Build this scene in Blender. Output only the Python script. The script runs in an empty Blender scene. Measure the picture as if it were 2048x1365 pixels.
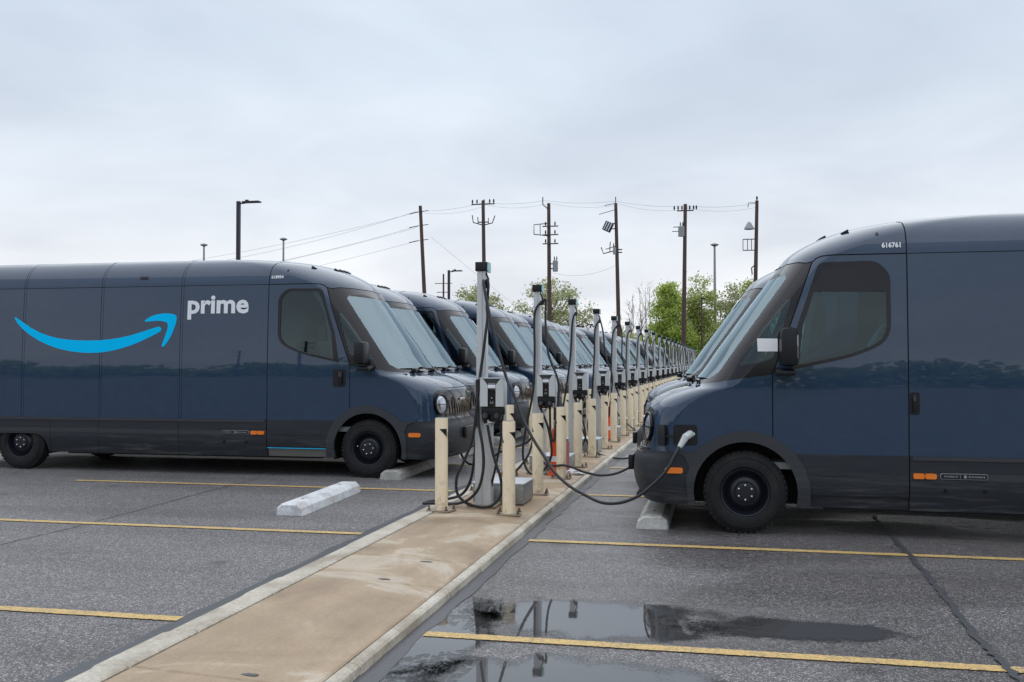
import bpy, bmesh, math, random
import numpy as np
from mathutils import Vector, Matrix
from mathutils.geometry import delaunay_2d_cdt
random.seed(7); rng = np.random.default_rng(7)
PI = math.pi
SC = bpy.context.scene
COL = SC.collection

# ------------------------------------------------------------------ camera, sky, sun, exposure
cam_d = bpy.data.cameras.new('camera'); cam = bpy.data.objects.new('camera', cam_d); COL.objects.link(cam)
cam.location = (0, 0, 1.5605); cam.rotation_euler = (math.radians(90 + 1.2317), 0, math.radians(12.268))
cam_d.sensor_width = 36; cam_d.lens = 34.78; cam_d.clip_start = .1; cam_d.clip_end = 3000
SC.camera = cam

W = bpy.data.worlds.new('World'); SC.world = W; W.use_nodes = True
nt = W.node_tree; N = nt.nodes; L = nt.links
for n in list(N): N.remove(n)
wo = N.new('ShaderNodeOutputWorld'); bg = N.new('ShaderNodeBackground')
sky = N.new('ShaderNodeTexSky'); sky.sky_type = 'NISHITA'; sky.sun_disc = False
SUN_EL, SUN_ROT = math.radians(78), math.radians(12)
sky.sun_elevation = SUN_EL; sky.sun_rotation = SUN_ROT; sky.air_density = 1.0; sky.dust_density = 3.0
tc = N.new('ShaderNodeTexCoord'); sep = N.new('ShaderNodeSeparateXYZ'); L.new(tc.outputs['Generated'], sep.inputs[0])
# cloud deck: directions projected on a flat layer so the clouds flatten towards the horizon
den = N.new('ShaderNodeMath'); den.operation = 'ADD'; den.inputs[1].default_value = .22
ab = N.new('ShaderNodeMath'); ab.operation = 'ABSOLUTE'; L.new(sep.outputs['Z'], ab.inputs[0]); L.new(ab.outputs[0], den.inputs[0])
dv = N.new('ShaderNodeVectorMath'); dv.operation = 'DIVIDE'; cb = N.new('ShaderNodeCombineXYZ')
for i in range(3): L.new(den.outputs[0], cb.inputs[i])
L.new(tc.outputs['Generated'], dv.inputs[0]); L.new(cb.outputs[0], dv.inputs[1])
n1 = N.new('ShaderNodeTexNoise'); n1.inputs['Scale'].default_value = 1.35; n1.inputs['Detail'].default_value = 5; n1.inputs['Roughness'].default_value = .5
n1.inputs['Distortion'].default_value = .35; L.new(dv.outputs[0], n1.inputs['Vector'])
r1 = N.new('ShaderNodeValToRGB'); r1.color_ramp.elements[0].position = .33; r1.color_ramp.elements[1].position = .68
r1.color_ramp.elements[0].color = (.86, .87, .90, 1); r1.color_ramp.elements[1].color = (1.10, 1.10, 1.09, 1); L.new(n1.outputs['Fac'], r1.inputs[0])
r2 = N.new('ShaderNodeValToRGB'); L.new(ab.outputs[0], r2.inputs[0])
e = r2.color_ramp.elements; e[0].position = 0; e[0].color = (.93, .935, .95, 1); e[1].position = .30; e[1].color = (.665, .745, .845, 1)
for p_, c_ in ((.09, (.89, .91, .945, 1)), (.18, (.74, .80, .88, 1)), (1.0, (.78, .85, .94, 1))):
    x = e.new(p_); x.color = c_
mu = N.new('ShaderNodeMix'); mu.data_type = 'RGBA'; mu.blend_type = 'MULTIPLY'; mu.inputs['Factor'].default_value = 1
L.new(r2.outputs[0], mu.inputs[6]); L.new(r1.outputs[0], mu.inputs[7])
sc10 = N.new('ShaderNodeMix'); sc10.data_type = 'RGBA'; sc10.blend_type = 'MULTIPLY'; sc10.inputs['Factor'].default_value = 1
sc10.inputs[7].default_value = (10.45, 10.5, 10.55, 1); L.new(mu.outputs[2], sc10.inputs[6])
mx = N.new('ShaderNodeMix'); mx.data_type = 'RGBA'; mx.inputs['Factor'].default_value = .96
L.new(sky.outputs[0], mx.inputs[6]); L.new(sc10.outputs[2], mx.inputs[7])
L.new(mx.outputs[2], bg.inputs['Color']); bg.inputs['Strength'].default_value = .1
L.new(bg.outputs[0], wo.inputs[0])

sun_d = bpy.data.lights.new('sun', 'SUN'); sun_d.energy = 1.5; sun_d.angle = math.radians(120); sun_d.color = (1, .985, .965)
sun = bpy.data.objects.new('sun', sun_d); COL.objects.link(sun)
sun_dir = Vector((math.sin(SUN_ROT) * math.cos(SUN_EL), math.cos(SUN_ROT) * math.cos(SUN_EL), math.sin(SUN_EL)))
sun.rotation_euler = sun_dir.to_track_quat('Z', 'Y').to_euler()
vs = SC.view_settings; vs.view_transform = 'Standard'; vs.look = 'None'; vs.exposure = 0.0; vs.gamma = 1; vs.use_curve_mapping = False
SC.cycles.use_denoising = True
SC.cycles.max_bounces = 8; SC.cycles.transparent_max_bounces = 24; SC.cycles.glossy_bounces = 4
SC.cycles.sample_clamp_indirect = 4

# ------------------------------------------------------------------ materials
def mat(name, color, rough=.5, metal=0., spec=.5, coat=0., emit=None, emit_s=0):
    m = bpy.data.materials.new(name); m.use_nodes = True
    b = m.node_tree.nodes['Principled BSDF']
    b.inputs['Base Color'].default_value = (*color, 1); b.inputs['Roughness'].default_value = rough
    b.inputs['Metallic'].default_value = metal; b.inputs['Specular IOR Level'].default_value = spec
    b.inputs['Coat Weight'].default_value = coat; b.inputs['Coat Roughness'].default_value = .02
    if emit: b.inputs['Emission Color'].default_value = (*emit, 1); b.inputs['Emission Strength'].default_value = emit_s
    return m
class NB:
    """tiny node builder"""
    def __init__(s, m): s.m = m; s.t = m.node_tree; s.b = s.t.nodes['Principled BSDF']
    def n(s, typ, **kw):
        x = s.t.nodes.new(typ)
        for k, v in kw.items():
            if k in ('operation', 'blend_type', 'data_type', 'feature', 'interpolation_type', 'vector_type'): setattr(x, k, v)
            else: x.inputs[k.replace('_', ' ')].default_value = v
        return x
    def l(s, a, b): s.t.links.new(a, b)
    def pos(s):
        g = s.t.nodes.new('ShaderNodeNewGeometry'); return g.outputs['Position']
    def obj(s):
        g = s.t.nodes.new('ShaderNodeTexCoord'); return g.outputs['Object']
    def noise(s, vec, scale, detail=4, rough=.5, dist=0.):
        x = s.n('ShaderNodeTexNoise', Scale=scale, Detail=detail, Roughness=rough, Distortion=dist); s.l(vec, x.inputs['Vector']); return x.outputs['Fac']
    def ramp(s, fac, stops):
        x = s.t.nodes.new('ShaderNodeValToRGB'); el = x.color_ramp.elements
        el[0].position = stops[0][0]; el[1].position = stops[-1][0]
        f = lambda c: (c, c, c, 1) if not isinstance(c, tuple) else (*c, 1)
        el[0].color = f(stops[0][1]); el[1].color = f(stops[-1][1])
        for p_, c_ in stops[1:-1]: q = el.new(p_); q.color = f(c_)
        s.l(fac, x.inputs[0]); return x.outputs[0]
    def mix(s, fac, a, b, blend='MIX'):
        x = s.n('ShaderNodeMix', data_type='RGBA', blend_type=blend)
        for i, v in ((0, fac), (6, a), (7, b)):
            if isinstance(v, bpy.types.NodeSocket): s.l(v, x.inputs[i])
            elif isinstance(v, tuple): x.inputs[i].default_value = (*v, 1)
            else: x.inputs[i].default_value = v
        return x.outputs[2]
    def math(s, op, a, b=None):
        x = s.n('ShaderNodeMath', operation=op)
        for i, v in enumerate((a, b)):
            if v is None: continue
            if isinstance(v, bpy.types.NodeSocket): s.l(v, x.inputs[i])
            else: x.inputs[i].default_value = v
        return x.outputs[0]
    def bump(s, h, strength, dist):
        x = s.n('ShaderNodeBump', Strength=strength, Distance=dist); s.l(h, x.inputs['Height']); s.l(x.outputs[0], s.b.inputs['Normal']); return x
    def mapv(s, vec, scale):
        x = s.t.nodes.new('ShaderNodeVectorMath'); x.operation = 'MULTIPLY'; x.inputs[1].default_value = scale; s.l(vec, x.inputs[0]); return x.outputs[0]

M = {}
# van paint: slightly wavy sheet metal, clear coat, faint road film low down
m = M['paint'] = mat('van_paint', (.009, .026, .058), .45, 0, .12, 1.0); b = NB(m)
o = b.obj()
wav = b.noise(b.mapv(o, (1., 1., .55)), .95, 0, .3, .4)
bp = b.bump(wav, .24, .03); b.l(bp.outputs[0], b.b.inputs['Coat Normal'])
fl = b.noise(o, 9, 5, .6); b.l(b.ramp(fl, [(.3, (.014, .038, .080)), (.75, (.018, .044, .091))]), b.b.inputs['Base Color'])
b.b.inputs['Coat IOR'].default_value = 1.54
# unpainted plastic
def plastic(name, c, rough, dirt=(.12, .11, .10), amt=.6):
    m = mat(name, c, rough, 0, .28); b = NB(m); o = b.obj()
    st = b.noise(b.mapv(o, (.7, 2, 9)), 2.2, 7, .68, .4); mk = b.ramp(st, [(.50, 0.), (.72, amt)])
    sz = b.n('ShaderNodeSeparateXYZ'); b.l(o, sz.inputs[0])
    hz = b.ramp(b.math('MULTIPLY', sz.outputs['Z'], 1.0), [(.26, 1.), (.62, .12)])
    mk2 = b.math('MULTIPLY', mk, hz)
    b.l(b.mix(mk2, c, dirt), b.b.inputs['Base Color'])
    b.bump(b.noise(o, 220, 2), .12, .004)
    return m
M['clad'] = plastic('dark_cladding', (.024, .027, .034), .45, (.13, .13, .125), .75)
M['trim'] = plastic('arch_trim_plastic', (.042, .045, .052), .5, (.16, .15, .14), .5)
M['black'] = mat('satin_black', (.008, .009, .012), .35, 0, .35)
M['under'] = mat('underbody', (.008, .008, .009), .75)
M['frit'] = mat('black_glass_border', (.010, .010, .014), .12, 0, .35)
M['gloss'] = mat('gloss_black_panel', (.008, .008, .010), .08)
M['bronze'] = mat('bronze_trim', (.20, .155, .125), .22, .9)
M['chrome'] = mat('chrome', (.75, .75, .78), .12, 1)
M['lens'] = mat('headlight_glass', (.55, .58, .64), .06, .65)
M['amber'] = mat('amber_lens', (.85, .20, .008), .25, 0, .5, .6)
M['tyre'] = mat('tyre_rubber', (.020, .019, .019), .75, 0, .25); b = NB(M['tyre']); o = b.obj()
b.l(b.ramp(b.noise(o, 6, 6, .6), [(.35, (.013, .013, .015)), (.75, (.030, .029, .029))]), b.b.inputs['Base Color']); b.bump(b.noise(o, 60, 3), .25, .01)
M['rim'] = mat('black_steel_rim', (.010, .012, .019), .33, 0, .4)
M['silver'] = mat('silver_nut', (.8, .8, .82), .2, 1)
M['blue'] = mat('cyan_decal', (.0, .55, 1.0), .45, 0, .05)
M['white'] = mat('white_decal', (.80, .83, .88), .5, 0, .2)
M['greyprint'] = mat('grey_print', (.28, .29, .31), .5)
M['paper'] = mat('white_paper', (.78, .78, .80), .7)
M['cyan'] = mat('cyan_webbing', (.02, .42, .52), .6)
M['cabin'] = mat('cabin_trim_grey', (.24, .26, .265), .7)
M['cabindark'] = mat('cabin_trim_dark', (.04, .043, .046), .65)
M['sill'] = mat('bare_sill', (.17, .165, .15), .45, .3)
M['teal'] = mat('teal_sign', (.30, .55, .54), .4)
M['plug'] = mat('plug_grey', (.55, .57, .58), .4)
M['green'] = mat('green_sticker', (.35, .75, .50), .5)
def glass(name, tint, ior, base, col):
    m = bpy.data.materials.new(name); m.use_nodes = True; t = m.node_tree
    for n in list(t.nodes): t.nodes.remove(n)
    out = t.nodes.new('ShaderNodeOutputMaterial'); mx = t.nodes.new('ShaderNodeMixShader'); fr = t.nodes.new('ShaderNodeFresnel'); fr.inputs[0].default_value = ior
    tr = t.nodes.new('ShaderNodeBsdfTransparent'); tr.inputs[0].default_value = (*tint, 1)
    gl = t.nodes.new('ShaderNodeBsdfGlossy'); gl.inputs['Roughness'].default_value = .015; gl.inputs[0].default_value = (*col, 1)
    ma = t.nodes.new('ShaderNodeMath'); ma.operation = 'MAXIMUM'; ma.inputs[1].default_value = base; t.links.new(fr.outputs[0], ma.inputs[0])
    t.links.new(ma.outputs[0], mx.inputs[0]); t.links.new(tr.outputs[0], mx.inputs[1]); t.links.new(gl.outputs[0], mx.inputs[2]); t.links.new(mx.outputs[0], out.inputs[0])
    return m
M['wind'] = glass('windshield_glass', (.50, .60, .62), 1.7, .26, (.74, .92, 1.0))   # heat-reflecting windshield
M['side'] = glass('side_glass', (.40, .56, .57), 1.5, .06, (.80, .96, 1.0))
# ground
def stained(m, c1, c2, c3, s1, s2, bumps, rough):
    b = NB(m); p = b.pos()
    a = b.ramp(b.noise(p, s1, 6, .6, .3), [(.36, c1), (.52, c2), (.68, c3)])
    f = b.ramp(b.noise(p, s2, 3, .6), [(.3, .80), (.7, 1.16)])
    b.l(b.mix(1., a, f, 'MULTIPLY'), b.b.inputs['Base Color'])
    b.bump(b.noise(p, bumps, 4, .7), .35, .006)
    b.l(b.ramp(b.noise(p, s1 * .7, 4), [(.38, rough[0]), (.62, rough[1])]), b.b.inputs['Roughness'])
m = M['slab'] = mat('tan_concrete', (.4, .3, .2), .8)
b = NB(m); p = b.pos()
big = b.noise(p, .95, 6, .55, .9)
a = b.ramp(big, [(.34, (.235, .158, .092)), (.45, (.335, .240, .152)), (.54, (.39, .295, .20)), (.58, (.49, .415, .325)), (.70, (.41, .325, .235))])
f = b.ramp(b.noise(p, 55, 4, .65), [(.3, .88), (.7, 1.10)]); f2 = b.ramp(b.noise(b.mapv(p, (3, .35, 1)), 2.2, 5, .6), [(.35, .90), (.7, 1.06)])
b.l(b.mix(1., b.mix(1., a, f, 'MULTIPLY'), f2, 'MULTIPLY'), b.b.inputs['Base Color'])
b.bump(b.noise(p, 70, 5, .7), .3, .005); b.l(b.ramp(big, [(.38, .42), (.56, .75)]), b.b.inputs['Roughness'])
m = M['kerb'] = mat('kerb_concrete', (.46, .42, .35), .8); stained(m, (.34, .29, .225), (.47, .43, .355), (.56, .52, .45), 2.6, 40, 60, (.5, .8))
m = M['stop'] = mat('wheel_stop_concrete', (.5, .5, .47), .8); stained(m, (.36, .35, .32), (.50, .49, .46), (.58, .57, .55), 4, 50, 60, (.6, .85))
m = M['stopw'] = mat('white_painted_concrete', (.66, .68, .70), .6); stained(m, (.50, .50, .50), (.66, .68, .71), (.72, .74, .77), 5, 60, 60, (.5, .7))
def scuff(m):
    b = NB(m); p = b.pos(); cc = b.b.inputs['Base Color'].links[0].from_socket
    k = b.ramp(b.noise(b.mapv(p, (2.5, 1, 6)), 3.5, 6, .7, .6), [(.58, 0.), (.72, .5)]); b.l(b.mix(k, cc, (.20, .195, .185)), b.b.inputs['Base Color'])
scuff(M['stop']); scuff(M['stopw'])
m = M['asphalt'] = mat('asphalt', (.12, .11, .12), .5); b = NB(m); p = b.pos()
sp = b.n('ShaderNodeTexVoronoi', Scale=150.); b.l(p, sp.inputs['Vector'])
sx = b.n('ShaderNodeSeparateColor'); b.l(sp.outputs['Color'], sx.inputs[0])
stone = b.ramp(sx.outputs[0], [(0., (.050, .048, .050)), (.45, (.112, .107, .109)), (.8, (.185, .177, .178)), (1., (.47, .46, .455))])
sp2 = b.n('ShaderNodeTexVoronoi', Scale=60.); b.l(p, sp2.inputs['Vector']); sx2 = b.n('ShaderNodeSeparateColor'); b.l(sp2.outputs['Color'], sx2.inputs[0])
mott = b.ramp(sx2.outputs[1], [(0., .78), (.7, 1.0), (1., 1.40)])
c = b.mix(1., stone, mott, 'MULTIPLY')
big = b.noise(b.mapv(p, (.55, 1.0, 1)), .42, 6, .6, .6)
c = b.mix(1., c, b.ramp(big, [(.32, (.78, .75, .73)), (.5, (.98, .97, .98)), (.68, (1.12, 1.12, 1.13))]), 'MULTIPLY')
xy = b.n('ShaderNodeSeparateXYZ'); b.l(p, xy.inputs[0])
# oil drips: sparse small dark blots; long faint tyre tracks into the stalls
dv_ = b.n('ShaderNodeTexVoronoi', Scale=1.1); b.l(p, dv_.inputs['Vector'])
drip = b.ramp(b.math('ADD', dv_.outputs['Distance'], b.math('MULTIPLY', b.math('SUBTRACT', b.noise(p, 9, 4, .6), .5), .22)), [(.05, .55), (.13, 1.)])
trk = b.ramp(b.noise(b.mapv(p, (.12, 2.1, 1)), 1.0, 3, .5), [(.36, .84), (.5, 1.)])
c = b.mix(1., b.mix(1., c, drip, 'MULTIPLY'), trk, 'MULTIPLY')
damp_x = b.ramp(b.math('MULTIPLY', b.math('ADD', xy.outputs['X'], 3.2), .5), [(.0, 0.), (.9, 1.)])   # the right lot is still damp
dampn = b.noise(b.mapv(p, (.5, 1.4, 1)), .8, 5, .55, .5)
damp = b.math('MULTIPLY', damp_x, b.ramp(dampn, [(.40, .25), (.58, 1.)]))
c = b.mix(b.math('MULTIPLY', damp, .55), c, b.mix(1., c, (.60, .575, .565), 'MULTIPLY'))
b.l(c, b.b.inputs['Base Color'])
b.l(b.ramp(damp, [(0., .60), (1., .27)]), b.b.inputs['Roughness'])
hh = b.math('ADD', b.math('MULTIPLY', sp.outputs['Distance'], -1.), b.math('MULTIPLY', b.noise(p, 30, 3), .4))
b.bump(hh, .30, .008)
m = M['tar'] = mat('tar_seal', (.060, .062, .070), .42); b = NB(m); b.bump(b.noise(b.pos(), 25, 4), .3, .02)
m = M['line'] = mat('yellow_line_paint', (.58, .36, .08), .6); b = NB(m); p = b.pos()
wr = b.ramp(b.noise(p, 70, 6, .75), [(.43, 0.), (.62, 1.)]); wr2 = b.ramp(b.noise(p, 6, 4, .6), [(.42, .55), (.6, 1.)])
b.l(b.mix(b.math('MULTIPLY', wr, wr2), (.68, .455, .155), (.16, .145, .125)), b.b.inputs['Base Color']); b.bump(b.noise(p, 95, 2), .4, .01)
m = M['grass'] = mat('grass', (.06, .09, .03), .9); stained(m, (.045, .07, .02), (.07, .10, .03), (.10, .12, .05), .6, 8, 20, (.9, .95))
# puddle water: mirror-like film that thins out into the stones at its edge (vertex attribute 'depth')
m = M['puddle'] = mat('puddle_water', (.058, .056, .056), .02, 0, .5); b = NB(m); b.b.inputs['IOR'].default_value = 1.7; p = b.pos()
at = b.t.nodes.new('ShaderNodeAttribute'); at.attribute_name = 'depth'
nn = b.math('ADD', b.math('MULTIPLY', b.math('SUBTRACT', b.noise(p, 3.2, 5, .6, .4), .5), .9), b.math('MULTIPLY', b.math('SUBTRACT', b.noise(p, 75, 3, .7), .5), .55))
al = b.ramp(b.math('ADD', at.outputs['Fac'], nn), [(.16, 0.), (.40, 1.)])
b.l(al, b.b.inputs['Alpha']); b.bump(b.noise(p, 14, 2), .012, .004)
# charger etc.
M['alu'] = mat('brushed_aluminium', (.58, .60, .62), .40, .40); b = NB(M['alu']); b.l(b.ramp(b.noise(b.mapv(b.obj(), (30, 30, 1.5)), 2, 4), [(.3, .32), (.7, .46)]), b.b.inputs['Roughness'])
M['alubox'] = mat('silver_housing', (.58, .61, .62), .42, .35)
M['galv'] = mat('galvanised_box', (.33, .335, .33), .42, .6); stained(M['galv'], (.26, .265, .26), (.33, .335, .33), (.40, .40, .39), 3, 30, 8, (.38, .5))
M['lid'] = mat('box_lid', (.50, .53, .56), .45, .3)
M['cream'] = mat('cream_bollard_sleeve', (.66, .52, .33), .48); b = NB(M['cream']); o = b.pos()
b.l(b.ramp(b.noise(b.mapv(o, (3, 3, 1.2)), 3, 5, .6), [(.3, (.80, .66, .46)), (.65, (.87, .74, .53))]), b.b.inputs['Base Color'])
szb = b.n('ShaderNodeSeparateXYZ'); b.l(o, szb.inputs[0]); cc = b.b.inputs['Base Color'].links[0].from_socket
sc_ = b.math('MULTIPLY', b.ramp(b.noise(b.mapv(o, (9, 9, 5)), 2.4, 6, .7, .5), [(.50, 0.), (.66, .8)]), b.ramp(szb.outputs['Z'], [(.0, 1.), (.5, .12)]))
b.l(b.mix(sc_, cc, (.22, .17, .12)), b.b.inputs['Base Color'])
M['bolt'] = mat('rusty_bolt', (.16, .12, .09), .55, .6)
M['plate'] = mat('base_plate', (.30, .25, .19), .6, .2)
M['capgrey'] = mat('grey_cap', (.16, .165, .175), .6)
M['rubber'] = mat('cable_rubber', (.013, .014, .018), .42)
M['orange'] = mat('orange_plastic', (.85, .10, .02), .5)
M['pink'] = mat('faded_red_plastic', (.45, .17, .17), .6)
M['wood'] = mat('pole_wood', (.075, .05, .042), .85); b = NB(M['wood']); b.l(b.ramp(b.noise(b.mapv(b.obj(), (8, 8, .6)), 2, 4), [(.3, (.05, .034, .03)), (.7, (.11, .072, .058))]), b.b.inputs['Base Color'])
M['polemetal'] = mat('dark_pole_metal', (.035, .032, .045), .5, .4)
M['grey'] = mat('grey_metal', (.28, .30, .32), .5, .4)
M['wire'] = mat('wire', (.20, .22, .26), .6)
M['bark'] = mat('bark', (.075, .06, .05), .9)
M['barebark'] = mat('bare_bark', (.20, .17, .16), .9)
def leaf(name, c1, c2):
    m = mat(name, c1, .6); b = NB(m); oi = b.t.nodes.new('ShaderNodeNewGeometry')
    b.l(b.ramp(oi.outputs['Random Per Island'], [(0., c1), (1., c2)]), b.b.inputs['Base Color'])
    b.b.inputs['Transmission Weight'].default_value = 0
    tr = b.t.nodes.new('ShaderNodeBsdfTranslucent'); b.l(b.ramp(oi.outputs['Random Per Island'], [(0., c1), (1., c2)]), tr.inputs[0])
    ms = b.t.nodes.new('ShaderNodeMixShader'); ms.inputs[0].default_value = .6
    out = [n for n in b.t.nodes if n.type == 'OUTPUT_MATERIAL'][0]
    b.l(b.b.outputs[0], ms.inputs[1]); b.l(tr.outputs[0], ms.inputs[2]); b.l(ms.outputs[0], out.inputs[0])
    return m
M['leaf_olive'] = leaf('olive_leaves', (.31, .34, .15), (.53, .55, .30))
M['leaf_green'] = leaf('bright_leaves', (.34, .45, .09), (.60, .68, .20))
M['leaf_dark'] = leaf('dark_leaves', (.30, .36, .10), (.52, .57, .21))
M['leaf_red'] = leaf('maroon_leaves', (.05, .025, .03), (.09, .045, .05))

# ------------------------------------------------------------------ mesh helpers
class MB:
    def __init__(s): s.v = []; s.f = []; s.sm = []
    def add(s, vs_, fs, smooth=False):
        o = len(s.v); s.v += [tuple(map(float, p)) for p in vs_]; s.f += [tuple(i + o for i in f) for f in fs]; s.sm += [smooth] * len(fs); return s
    def box(s, c, d, bev=0., R=None):
        x, y, z = (k / 2 for k in d)
        if bev <= 0:
            P = [(-x, -y, -z), (x, -y, -z), (x, y, -z), (-x, y, -z), (-x, -y, z), (x, -y, z), (x, y, z), (-x, y, z)]
            F = [(0, 3, 2, 1), (4, 5, 6, 7), (0, 1, 5, 4), (1, 2, 6, 5), (2, 3, 7, 6), (3, 0, 4, 7)]
        else:
            bm = bmesh.new(); bmesh.ops.create_cube(bm, size=1)
            for v in bm.verts: v.co = Vector((v.co.x * d[0], v.co.y * d[1], v.co.z * d[2]))
            bmesh.ops.bevel(bm, geom=bm.edges[:], offset=bev, segments=2, profile=.6, affect='EDGES')
            bm.verts.index_update(); P = [v.co.copy() for v in bm.verts]; F = [[v.index for v in f.verts] for f in bm.faces]; bm.free()
        P = [Vector(p) for p in P]
        if R is not None: P = [R @ p for p in P]
        s.add([p + Vector(c) for p in P], F); return s
    def tube(s, pts, r, n=8, cap=True):
        pts = [Vector(p) for p in pts]; k = len(pts); rs = r if hasattr(r, '__len__') else [r] * k
        V = []; F = []; up = None
        for i, p in enumerate(pts):
            t = (pts[min(i + 1, k - 1)] - pts[max(i - 1, 0)]).normalized()
            if up is None: up = t.orthogonal().normalized()
            else:
                up = up - t * up.dot(t)
                up = up.normalized() if up.length > 1e-6 else t.orthogonal().normalized()
            w = t.cross(up)
            for j in range(n):
                a = 2 * PI * j / n; V.append(p + (up * math.cos(a) + w * math.sin(a)) * rs[i])
        for i in range(k - 1):
            for j in range(n): F.append((i * n + j, i * n + (j + 1) % n, (i + 1) * n + (j + 1) % n, (i + 1) * n + j))
        s.add(V, F, True)
        if cap: s.add(V[:n], [tuple(range(n))[::-1]]); s.add(V[-n:], [tuple(range(n))])
        return s
    def lathe(s, prof, c=(0, 0, 0), n=32, axis='Z', smooth=True):
        """prof: (radius, along); axis Z or Y"""
        V = []; F = []
        for r, h in prof:
            for j in range(n):
                a = 2 * PI * j / n
                q = (r * math.cos(a), r * math.sin(a), h) if axis == 'Z' else (r * math.cos(a), h, r * math.sin(a))
                V.append(Vector(q) + Vector(c))
        for i in range(len(prof) - 1):
            for j in range(n):
                f = (i * n + j, i * n + (j + 1) % n, (i + 1) * n + (j + 1) % n, (i + 1) * n + j)
                F.append(f if axis == 'Z' else f[::-1])
        s.add(V, F, smooth); return s
    def prism(s, poly, z0, z1):
        n = len(poly); V = [(x, y, z0) for x, y in poly] + [(x, y, z1) for x, y in poly]
        F = [tuple(range(n))[::-1], tuple(range(n, 2 * n))] + [(i, (i + 1) % n, n + (i + 1) % n, n + i) for i in range(n)]
        s.add(V, F); return s
    def mesh(s, name, mats, sharp=None):
        me = bpy.data.meshes.new(name); me.from_pydata(s.v, [], s.f)
        me.polygons.foreach_set('use_smooth', s.sm)
        for m_ in (mats if isinstance(mats, list) else [mats]): me.materials.append(m_)
        me.update()
        if sharp: me.set_sharp_from_angle(angle=math.radians(sharp))
        return me
    def build(s, name, mats, parent=None, loc=None, sharp=35):
        return link(name, s.mesh(name, mats, sharp), parent, loc)
def link(name, me, parent=None, loc=None):
    ob = bpy.data.objects.new(name, me); COL.objects.link(ob)
    if parent: ob.parent = parent
    if loc is not None: ob.location = loc
    return ob
def tag(o, label=None, cat=None, group=None, kind=None):
    for k, v in (('label', label), ('category', cat), ('group', group), ('kind', kind)):
        if v: o[k] = v
    return o
def thing(name, label, cat, loc=(0, 0, 0), rz=0, group=None):
    o = bpy.data.objects.new(name, None); COL.objects.link(o); o.location = loc; o.rotation_euler = (0, 0, rz); o.empty_display_size = .2
    return tag(o, label, cat, group)
def kids(o): return CH.get(o.name, [])
def child_map():
    d = {}
    for o in bpy.data.objects:
        if o.parent: d.setdefault(o.parent.name, []).append(o)
    return d
def copy_tree(o, parent=None, skip=()):
    c = o.copy(); COL.objects.link(c)
    if parent: c.parent = parent
    for ch in kids(o):
        if ch.name.split('.')[0] in skip or ch.get('skipfar') and 'far' in skip: continue
        copy_tree(ch, c, skip)
    return c
def spline(pts, sub=8):
    """Catmull-Rom through points"""
    P = [Vector(p) for p in pts]; P = [P[0] * 2 - P[1]] + P + [P[-1] * 2 - P[-2]]; out = []
    for i in range(1, len(P) - 2):
        for k in range(sub):
            t = k / sub; a, b_, c_, d = P[i - 1], P[i], P[i + 1], P[i + 2]
            out.append(.5 * ((2 * b_) + (c_ - a) * t + (2 * a - 5 * b_ + 4 * c_ - d) * t * t + (3 * b_ - a - 3 * c_ + d) * t ** 3))
    out.append(P[-2]); return out
def text2d(body, bold=0.):
    cu = bpy.data.curves.new('lettering', 'FONT'); cu.body = body; cu.offset = bold; cu.resolution_u = 3; cu.size = 1
    ob = bpy.data.objects.new('lettering_tmp', cu); COL.objects.link(ob); dg = bpy.context.evaluated_depsgraph_get(); dg.update()
    me = bpy.data.meshes.new_from_object(ob.evaluated_get(dg)); bpy.data.objects.remove(ob); bpy.data.curves.remove(cu)
    V = np.array([v.co[:2] for v in me.vertices]); F = [tuple(p.vertices) for p in me.polygons]; bpy.data.meshes.remove(me)
    return V, F

# ------------------------------------------------------------------ the van body: one analytic skin, cut into parts
def pchip(xk, yk):
    xk = np.array(xk, float); yk = np.array(yk, float); h = np.diff(xk); d = np.diff(yk) / h; m_ = np.zeros_like(yk)
    for i in range(1, len(xk) - 1):
        if d[i - 1] * d[i] > 0:
            w1, w2 = 2 * h[i] + h[i - 1], h[i] + 2 * h[i - 1]; m_[i] = (w1 + w2) / (w1 / d[i - 1] + w2 / d[i])
    m_[0], m_[-1] = d[0], d[-1]
    def f(x):
        x = np.clip(np.asarray(x, float), xk[0], xk[-1]); i = np.clip(np.searchsorted(xk, x) - 1, 0, len(h) - 1); t = (x - xk[i]) / h[i]
        return (yk[i] * (1 + 2 * t) * (1 - t) ** 2 + m_[i] * h[i] * t * (1 - t) ** 2 + yk[i + 1] * t * t * (3 - 2 * t) + m_[i + 1] * h[i] * t * t * (t - 1))
    return f
PROF = [(.985, .255), (1.045, .36), (1.075, .50), (1.068, .62), (1.035, .685), (1.0, .735), (.99, .87), (.975, 1.03), (.948, 1.12), (.90, 1.185), (.823, 1.238),
        (.672, 1.302), (.53, 1.348), (.46, 1.41), (.224, 1.731), (-.071, 2.13), (-.335, 2.485), (-.39, 2.56), (-.483, 2.637), (-.674, 2.738), (-.906, 2.82), (-1.14, 2.867), (-1.5, 2.91)]
vk = [0.]
for (a, b_), (c_, d_) in zip(PROF, PROF[1:]): vk.append(vk[-1] + math.hypot(c_ - a, d_ - b_))
fx_, fz_ = pchip(vk, [p[0] for p in PROF]), pchip(vk, [p[1] for p in PROF])
VMAX = vk[-1]; _vt = np.linspace(0, VMAX, 6000); _zt = fz_(_vt)
Vz = lambda z: np.interp(z, _zt, _vt)
cz = pchip([.25, .7, 1.1, 1.35, 2.0, 2.48, 2.72, 2.91], [.36, .40, .40, .45, .46, .48, .72, .95])
_w = pchip([.25, .5, 1.3, 2.0, 2.5], [.985, 1.03, 1.03, 1.010, .985])
def wz(z):
    z = np.asarray(z, float); t = np.clip((z - 2.5) / .412, 0, 1)
    return _w(z) - .42 * (1 - np.sqrt(np.maximum(0, 1 - t * t)))
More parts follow.
